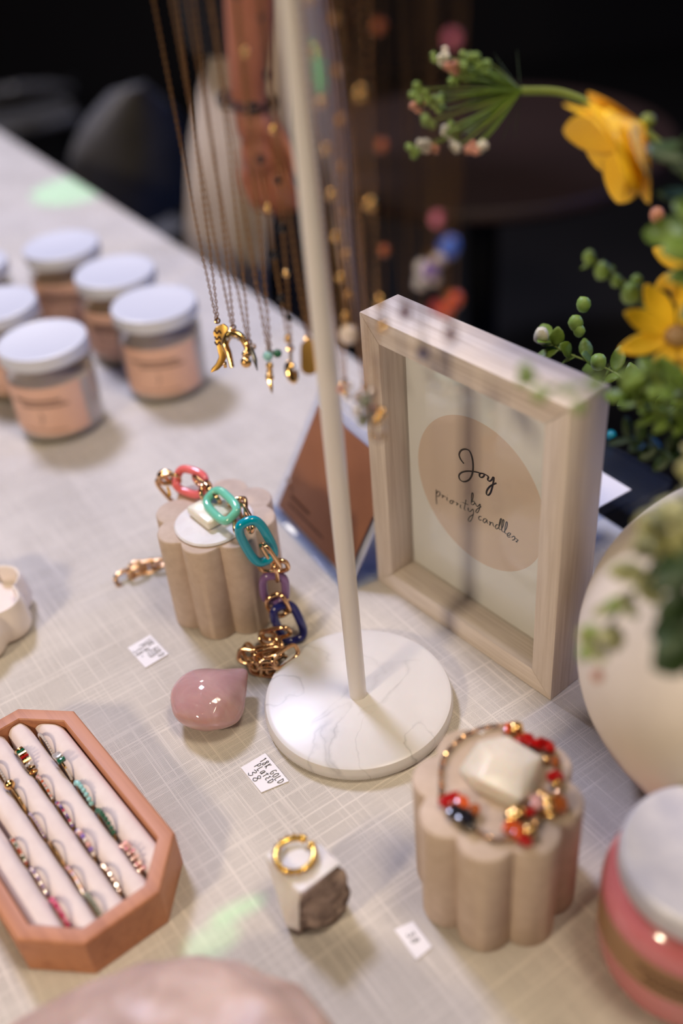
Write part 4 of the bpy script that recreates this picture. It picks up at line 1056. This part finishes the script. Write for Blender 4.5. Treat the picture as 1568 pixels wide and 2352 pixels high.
sprig([MO(.006), PD(1650, 930, .50), PD(1580, 900, .50), PD(1520, 880, .50), PD(1470, 850, .50)], 'leafy green sprig under the open daisy', 24, .014, .008, 'leaf', None, 6)
sprig([MO(-.008), PD(1640, 1040, .54), PD(1570, 1040, .54), PD(1500, 1030, .54), PD(1440, 1000, .54)], 'low leafy sprig between the frame and the vase', 20, .014, .008, 'leaf_dark', None, 7)
sprig([MO(.0), PD(1690, 700, .52), PD(1640, 520, .50), PD(1600, 420, .48), PD(1575, 340, .47)], 'dark green leafy stem behind the top bloom at the right edge', 16, .024, .013, 'leaf_dark', [(1508, 495, .55, .004, 'bud_pink')], 8)
sprig([MO(.004), PD(1690, 780, .52), PD(1640, 660, .48), PD(1600, 570, .47), PD(1565, 490, .47)], 'broad leafed green stem at the right edge above the daisy', 14, .022, .014, 'leaf', None, 9)
sprig([MO(-.006, -.006), PD(1600, 950, .44), PD(1500, 860, .40), PD(1380, 862, .40), PD(1290, 905, .41), PD(1205, 850, .42)], 'fine drooping sprig crossing in front of the frame corner', 10, .007, .005, 'leaf', [(1205, 850, .42, .0028, 'bud_green'), (1222, 868, .42, .002, 'bud_green'), (1240, 907, .41, .0030, 'bud_green'), (1330, 935, .41, .0028, 'bud_green'), (1360, 880, .41, .0024, 'bud_green')], 10, .0005)
sprig([MO(-.008, -.01), PD(1640, 1060, .46), PD(1590, 1150, .43), PD(1520, 1260, .42), PD(1450, 1370, .42), PD(1352, 1490, .42)], 'long leafy sprig trailing down the front of the vase', 30, .014, .010, 'leaf_pale', [(1372, 1552, .43, .0026, 'bud_pink'), (1345, 1500, .42, .0034, 'bud_green'), (1355, 1450, .42, .003, 'bud_green'), (1410, 1390, .42, .003, 'bud_green')], 12)
sprig([MO(.0, -.012), PD(1690, 1090, .45), PD(1640, 1220, .41), PD(1610, 1330, .40), PD(1590, 1440, .40), PD(1575, 1520, .40)], 'dark leafy sprig hanging over the vase at the right edge', 26, .020, .013, 'leaf_dark', None, 13)
sprig([MO(.006, -.012), PD(1690, 1060, .45), PD(1640, 1130, .42), PD(1580, 1180, .41), PD(1490, 1235, .41)], 'pale leafy sprig spread over the upper front of the vase', 24, .015, .011, 'leaf_pale', None, 14)

# ------------------------------------------------------------------ acrylic riser and card behind the frame
def slab(name, pts, z, th, mat, label, cat, loc=None):
    q = [Z(x, y, z) for x, y in pts]; n = len(q)
    mb = MB(); mb.add([p - Vector((0, 0, th)) for p in q] + q, [list(range(n))[::-1], list(range(n, 2 * n))] + [[i, (i + 1) % n, n + (i + 1) % n, n + i] for i in range(n)])
    return tag(obj(name, mb, M[mat]), label, cat)
rs = thing('acrylic_riser', Z(1440, 1170, 0), 'clear acrylic riser behind the frame, blue reflection put into its colour', 'display riser')
RZ = .055; rc = Z(1541, 1096, RZ); r2 = rc - TB * 0.165; r3 = r2 - TN * .115; r4 = rc - TN * .115
mb = MB(); mb.add([p - Vector((0, 0, .004)) for p in (rc, r2, r3, r4)] + [rc, r2, r3, r4], [[3, 2, 1, 0], [4, 5, 6, 7], [0, 1, 5, 4], [1, 2, 6, 5], [2, 3, 7, 6], [3, 0, 4, 7]])
obj('top_sheet', mb, M['acrylic_blue_refl'], rs)
for A, B in ((rc, r2), (r3, r4)):
    mid = (A + B) / 2; obj('side_sheet', MB().box((mid.x, mid.y, (RZ - .004) / 2 + .0002), ((A - B).length, .004, RZ - .0045), Matrix.Rotation(TYAW, 3, 'Z')), M['acrylic_blue_refl'], rs)
cc = Z(1449, 1124, RZ + .001); q = [cc, cc - TB * .07, cc - TB * .07 - TN * .045, cc - TN * .045]
mb = MB(); mb.add([p + Vector((0, 0, -.0006)) for p in q] + q, [[3, 2, 1, 0], [4, 5, 6, 7], [0, 1, 5, 4], [1, 2, 6, 5], [2, 3, 7, 6], [3, 0, 4, 7]])
tag(obj('white_card', mb, M['paper']), 'blank white card lying on the acrylic riser behind the frame', 'card')
tb_ = PD(1401, 998, .70)
tag(obj('turquoise_bead', MB().ball(Z(1402, 1000, RZ + .0045), .0042, 2), M['stone_turq']), 'small turquoise bead beside the back edge of the frame', 'bead')

# ------------------------------------------------------------------ the person beyond the table
def skin_mesh(name, verts, edges, rads, mat, parent=None, sub=2, root=0):
    me = bpy.data.meshes.new(name); me.from_pydata([tuple(v) for v in verts], edges, [])
    o = bpy.data.objects.new(name, me); COL.objects.link(o)
    sk = o.modifiers.new('skin', 'SKIN'); sk.use_smooth_shade = True
    for i, sv in enumerate(me.skin_vertices[0].data):
        r_ = rads[i]; sv.radius = r_ if isinstance(r_, tuple) else (r_, r_); sv.use_root = (i == root)
    sb_ = o.modifiers.new('sub', 'SUBSURF'); sb_.levels = sub; sb_.render_levels = sub
    me.materials.append(mat)
    if parent: o.parent = parent
    return o
AY = 1.285
wr = PY(568, 238, AY); ft_ = PY(576, 0, AY); ad = (ft_ - wr).normalized()
elb = wr + ad * 0.25; sho = elb + Vector((-.02, .06, .29))
by = sho.y + .20; bx = PY(600, 120, by).x
sho.x = bx + .02                    # the body's axis, side on to the table
V_ = []; E_ = []; RD = []
def add(p, r, par=None):
    V_.append(Vector(p)); RD.append(r)
    if par is not None: E_.append((par, len(V_) - 1))
    return len(V_) - 1
zt_ = sho.z + .02
pel = add((bx, by, .15), (.055, .09)); wa = add((bx, by, .30), (.06, .09), pel); ch = add((bx + .01, by, zt_ - .10), (.095, .13), wa); nb = add((bx, by, zt_ + .03), (.06, .07), ch)
nk = add((bx + .01, by, zt_ + .09), .045, nb); hb = add((bx + .03, by, zt_ + .15), (.07, .065), nk); hm = add((bx + .03, by, zt_ + .22), (.088, .075), hb); ht = add((bx + .02, by, zt_ + .29), (.06, .055), hm)
ns = add((bx + .125, by, zt_ + .19), .012, hm)
def arm(S_, E2, W2, start):
    a = add(S_, .048, start); b_ = add(Vector(S_).lerp(E2, .5), .040, a); c2 = add(E2, .035, b_); d2 = add(Vector(E2).lerp(W2, .35), .0355, c2); e2 = add(Vector(E2).lerp(W2, .75), .029, d2); return add(W2, (.0245, .0235), e2)
w1 = arm(sho, elb, wr, ch)
# near hand: palm and five separate fingers, loosely curled
hd = (PY(612, 420, AY - .015) - wr).normalized(); hr = RT.copy(); hr = (hr - hd * hr.dot(hd)).normalized(); hc = hd.cross(hr).normalized()
if hc.dot(-FWD) < 0: hc = -hc
K = lambda d, r_, c2: wr + hd * d + hr * r_ + hc * c2
p1_ = add(K(.028, .000, .002), (.026, .022), w1); p2_ = add(K(.058, .004, .004), (.031, .022), p1_)
for r0_, c0_, ln in ((-.027, .006, .94), (-.009, .010, 1.05), (.010, .010, 1.0), (.027, .005, .82)):
    k0 = add(K(.082, r0_ * .95, c0_), .0105, p2_); k1 = add(K(.082 + .030 * ln, r0_ * .9 + .006, c0_ + .004), .0092, k0)
    k2 = add(K(.082 + .046 * ln, r0_ * .85 + .020, c0_ - .006), .0085, k1); add(K(.082 + .044 * ln, r0_ * .8 + .034, c0_ - .018), .0075, k2)
t0_ = add(K(.036, .026, .012), .013, p1_); t1_ = add(K(.064, .042, .020), .0108, t0_); add(K(.092, .046, .024), .009, t1_)
# far arm and legs
w2 = arm((bx - .03, by + .19, sho.z), (bx - .05, by + .24, elb.z), (bx + .02, by + .24, wr.z), ch)
q1 = add((bx + .03, by + .24, wr.z - .05), (.03, .02), w2)
for k in range(4): add((bx + .01 + .014 * k, by + .24, wr.z - .15 + .01 * abs(k - 1.5)), .008, q1)
add((bx + .06, by + .23, wr.z - .09), .009, q1)
for sy in (-.07, .07):
    h_ = add((bx, by + sy, .02), .06, pel); k_ = add((bx + .01, by + sy * 1.1, -.28), .052, h_); m_ = add((bx - .01, by + sy * 1.1, -.42), .050, k_); an = add((bx - .01, by + sy * 1.1, -.67), .034, m_); hl = add((bx + .01, by + sy * 1.1, -.705), .036, an); add((bx + .15, by + sy * 1.2, -.72), .028, hl)
pr_ = thing('person', (bx, by, FZ), 'person behind the table in black clothes and open cream wrap, arm hanging down', 'person')
pm_ = Matrix.Translation((-bx, -by, -FZ))
pb = skin_mesh('body', [pm_ @ v for v in V_], E_, RD, M['skin'], pr_)
# skirt and top: closed shells around the body
def shell(name, rows, mat, n=64, fold=0.0, kf=11):
    mb = MB(); vs = []
    for j, (cx_, cy_, rx, ry, z, fo) in enumerate(rows):
        for i in range(n):
            a = 2 * PI * i / n; k = 1 + fo * math.sin(a * kf + z * 2) + fo * .5 * math.sin(a * 5 + 1)
            vs.append((cx_ + rx * k * math.cos(a), cy_ + ry * k * math.sin(a), z))
    fs = [[j * n + i, j * n + (i + 1) % n, (j + 1) * n + (i + 1) % n, (j + 1) * n + i] for j in range(len(rows) - 1) for i in range(n)]
    mb.add(vs, fs); o_ = obj(name, mb, mat, pr_, smooth=180)
    md = o_.modifiers.new('thickness', 'SOLIDIFY'); md.thickness = .004; md.offset = 1
    return o_
sx0 = PY(610, 120, by).x
shell('black_skirt', [(sx0 + .006, by, .058, .11, .275, .0), (sx0 + .010, by, .060, .12, .20, .01), (sx0 - .006, by, .080, .145, .08, .02), (sx0 - .018, by, .095, .165, -.08, .03), (sx0 - .015, by, .11, .17, -.40, .04), (sx0 - .01, by, .12, .175, -.62, .04)], M['black_cloth'])
# open cream wrap over the black skirt: a closed band at the waist, parting further down at the front
mb = MB(); n = 64; vs = []
wrap = [(sx0 + .016, .064, .12, .275, .0, .02), (sx0 + .016, .068, .13, .235, .01, .02), (sx0 + .006, .086, .155, .15, .03, .05), (sx0 - .004, .100, .17, .09, .04, .30), (sx0 - .014, .112, .18, .02, .05, .75), (sx0 - .026, .122, .180, -.10, .05, 1.0), (sx0 - .02, .13, .185, -.30, .05, 1.2)]
for cx_, rx, ry, z, fo, gp in wrap:
    for i in range(n + 1):
        a = -PI / 2 + .45 + gp / 2 + (2 * PI - gp) * i / n; k = 1 + fo * math.sin(a * 9 + z * 4)
        vs.append((cx_ + rx * k * math.cos(a), by + ry * k * math.sin(a), z))
fs = [[j * (n + 1) + i, j * (n + 1) + i + 1, (j + 1) * (n + 1) + i + 1, (j + 1) * (n + 1) + i] for j in range(len(wrap) - 1) for i in range(n)]
o_ = obj('cream_wrap', mb.add(vs, fs), M['cream_cloth'], pr_, smooth=180); md = o_.modifiers.new('thickness', 'SOLIDIFY'); md.thickness = .004; md.offset = 1
shell('black_top', [(sx0 - .03, by, .078, .135, .19, .01), (sx0 - .03, by, .085, .14, .30, .02), (bx, by, .125, .17, .45, .01), (bx, by, .12, .18, zt_ - .12, 0), (bx, by, .10, .17, zt_ - .02, 0), (bx, by, .055, .075, zt_ + .06, 0)], M['black_cloth'])
slv = []
for q in (0, .3, .6, .95, 1.0): slv.append(sho.lerp(elb, q))
obj('sleeve', MB().tube([sho + Vector((0, .05, .01))] + slv, [.075, .070, .064, .060, .058, .054], 20), M['black_cloth'], pr_)
obj('hair', MB().ball((bx - .012, by, zt_ + .225), .1, 3, (1.02, .92, 1.05)), M['hair'], pr_)
for dx, dy in ((.105, -.032), (.105, .032)): obj('eye', MB().ball((bx + dx, by + dy, zt_ + .225), .009, 2), M['ink'], pr_)
obj('mouth', MB().ball((bx + .105, by, zt_ + .145), .012, 2, (.6, 1.6, .5)), M['stone_blush'], pr_)
# beaded bracelet on the wrist
wc = PY(568, 232, AY); ax_ = ad; u1 = ax_.orthogonal().normalized(); u2 = ax_.cross(u1)
bb = thing('bead_bracelet', wc, 'black bead bracelet on the wrist of the person behind the table', 'bracelet')
mb = MB(); n = 22
for i in range(n):
    a = 2 * PI * i / n; mb.ball(wc + u1 * (.0315 * math.cos(a)) + u2 * (.0315 * math.sin(a)), .0052, 2)
obj('beads', mb, M['beads_black'], bb)

# ------------------------------------------------------------------ round table, chairs in the dark behind
rt = Z(1150, 486, -.10); rt = Vector((rt.x + .03, rt.y + .345, -.10))
tt = thing('round_table', (rt.x, rt.y, FZ), 'round dark wooden table standing in the dark beyond the stall', 'table')
obj('tabletop', MB().lathe([(0, -.028), (.33, -.028), (.34, -.02), (.34, -.006), (.335, 0), (0, 0)], rt, 96), M['dark_wood'], tt)
obj('pedestal_leg', MB().lathe([(0, FZ + .12), (.05, FZ + .12), (.03, FZ + .22), (.03, -.028), (0, -.028)], rt, 24), M['chair_leg'], tt)
obj('foot', MB().lathe([(0, FZ + .101), (.22, FZ + .101), (.21, FZ + .12), (0, FZ + .13)], rt, 48), M['chair_leg'], tt)

def chair(px, py, Y, yaw, label, sc=1.0):
    top = PY(px, py, Y); base = Vector((top.x, top.y, FZ))
    t = thing('chair', base, label, 'chair', 'empty chairs beyond the table', rz=yaw)
    H = (top.z - FZ); sh_ = .45; bw = .21 * sc
    # backrest: a curved shell, rounded at the top
    vs = []; fs = []; nu, nv = 16, 14
    for j in range(nv + 1):
        v_ = j / nv; z = sh_ + .06 + (H - sh_ - .06) * v_; half = bw * (1 - max(0, (v_ - .45) / .55) ** 2.6 * .75)
        for i in range(nu + 1):
            x = -1 + 2 * i / nu; vs.append((x * half, -.05 * (1 - x * x) * 1 - .06 * v_ + .06, z - .03 * abs(x) ** 3 * (v_)))
    for j in range(nv):
        for i in range(nu): a = j * (nu + 1) + i; fs.append([a, a + 1, a + nu + 2, a + nu + 1])
    o_ = obj('backrest', MB().add(vs, fs), M['chair'], t, world=False, smooth=180); md = o_.modifiers.new('thickness', 'SOLIDIFY'); md.thickness = .02; md.offset = 0
    bv_ = o_.modifiers.new('round', 'BEVEL'); bv_.width = .008; bv_.segments = 3
    obj('seat', MB().box((0, .22, sh_), (.42 * sc, .42, .03), None, .012, 3), M['chair'], t, world=False)
    for sx in (-1, 1):
        obj('leg', MB().tube([(sx * .17, .40, sh_ - .01), (sx * .20, .44, .002)], .011, 10), M['chair_leg'], t, world=False)
        obj('leg', MB().tube([(sx * .17, .05, sh_ - .01), (sx * .20, .0, .002)], .011, 10), M['chair_leg'], t, world=False)
        obj('back_post', MB().tube([(sx * .17, .05, sh_ - .01), (sx * .17, .03, sh_ + .10)], .011, 10), M['chair_leg'], t, world=False)
    return t
chair(275, 186, 1.98, R(38), 'grey shell backed chair beyond the far table edge', .62)
chair(20, 190, 2.9, R(20), 'dim grey chair at the left edge beyond the table corner', .8)

# ------------------------------------------------------------------ light
def area(name, loc, tgt, size, power, col, sy=None):
    l = bpy.data.lights.new(name, 'AREA'); l.energy = power; l.color = col; l.size = size
    if sy: l.shape = 'RECTANGLE'; l.size_y = sy
    o = bpy.data.objects.new(name, l); COL.objects.link(o); o.location = loc
    o.rotation_euler = (Vector(tgt) - Vector(loc)).to_track_quat('-Z', 'Y').to_euler(); return o
def spot(name, loc, tgt, power, col, ang, blend=.15, size=.005):
    l = bpy.data.lights.new(name, 'SPOT'); l.energy = power; l.color = col; l.spot_size = ang; l.spot_blend = blend; l.shadow_soft_size = size
    o = bpy.data.objects.new(name, l); COL.objects.link(o); o.location = loc
    o.rotation_euler = (Vector(tgt) - Vector(loc)).to_track_quat('-Z', 'Y').to_euler(); return o
area('warm_lamp', (-1.0, -.45, .95), (.05, .5, .05), .16, 10.5, (1, .82, .58))
area('lavender_wash', (-.7, 1.7, 1.8), (-.1, 1.0, 0), .35, 36, (.69, .72, 1.0))
area('blue_wash', (1.2, 1.15, .7), (0, .6, 0), .25, 4.5, (.08, .26, 1.0))
area('ceiling_glow', (.45, .2, 1.8), (.15, .45, 0), .4, 14, (1, .84, .64))
area('back_lamp', (-.8, 3.0, 1.7), (0, 1.7, 0), .3, 6, (1, .90, .80))
def bulb(loc, power, col, r=.012):
    l = bpy.data.lights.new('bulb', 'POINT'); l.energy = power; l.color = col; l.shadow_soft_size = r
    o = bpy.data.objects.new('bulb', l); COL.objects.link(o); o.location = loc
for loc, p_, c_ in [((-.35, -.25, 1.3), .9, (1, .86, .62)), ((.5, -.2, 1.4), .9, (1, .86, .62)), ((.9, .5, 1.3), .9, (1, .84, .6)), ((.1, .1, 1.6), 1.0, (1, .9, .75)), ((-.6, .9, 1.5), .9, (.8, .82, 1)), ((.35, 1.2, 1.3), .8, (.5, .6, 1)), ((-.9, .3, 1.5), .9, (1, .86, .65))]:
    bulb(loc, p_, c_)
GR = (.05, 1.0, .22)
spot('green_beam', (-.3, 1.0, 2.2), Z(160, 438, 0), 110, GR, R(3.0))
for px_, py_, an_, pw_, tw in ((546, 2090, .95, 75, .30), (487, 2160, .5, 50, .6)):
    sp = spot('green_beam', (.1, .4, 2.0), Z(px_, py_, 0), pw_, GR, R(an_), .35); sp.scale = (tw, 1, 1)
spot('green_beam', (.4, .5, 1.3), PY(732, 95, by - .15), 50, GR, R(2.0))
w = bpy.data.worlds.new('room_dark'); S.world = w; w.use_nodes = True
bg = w.node_tree.nodes['Background']; bg.inputs['Color'].default_value = (.05, .045, .06, 1); bg.inputs['Strength'].default_value = .2

S.view_settings.view_transform = 'Standard'; S.view_settings.look = 'None'; S.view_settings.exposure = 0.12; S.view_settings.gamma = 1.0
S.view_settings.use_curve_mapping = False
try:
    S.cycles.use_denoising = True
except Exception: pass
S.cycles.max_bounces = 8; S.cycles.transparent_max_bounces = 16; S.cycles.caustics_reflective = False; S.cycles.caustics_refractive = False
S.cycles.sample_clamp_indirect = 6
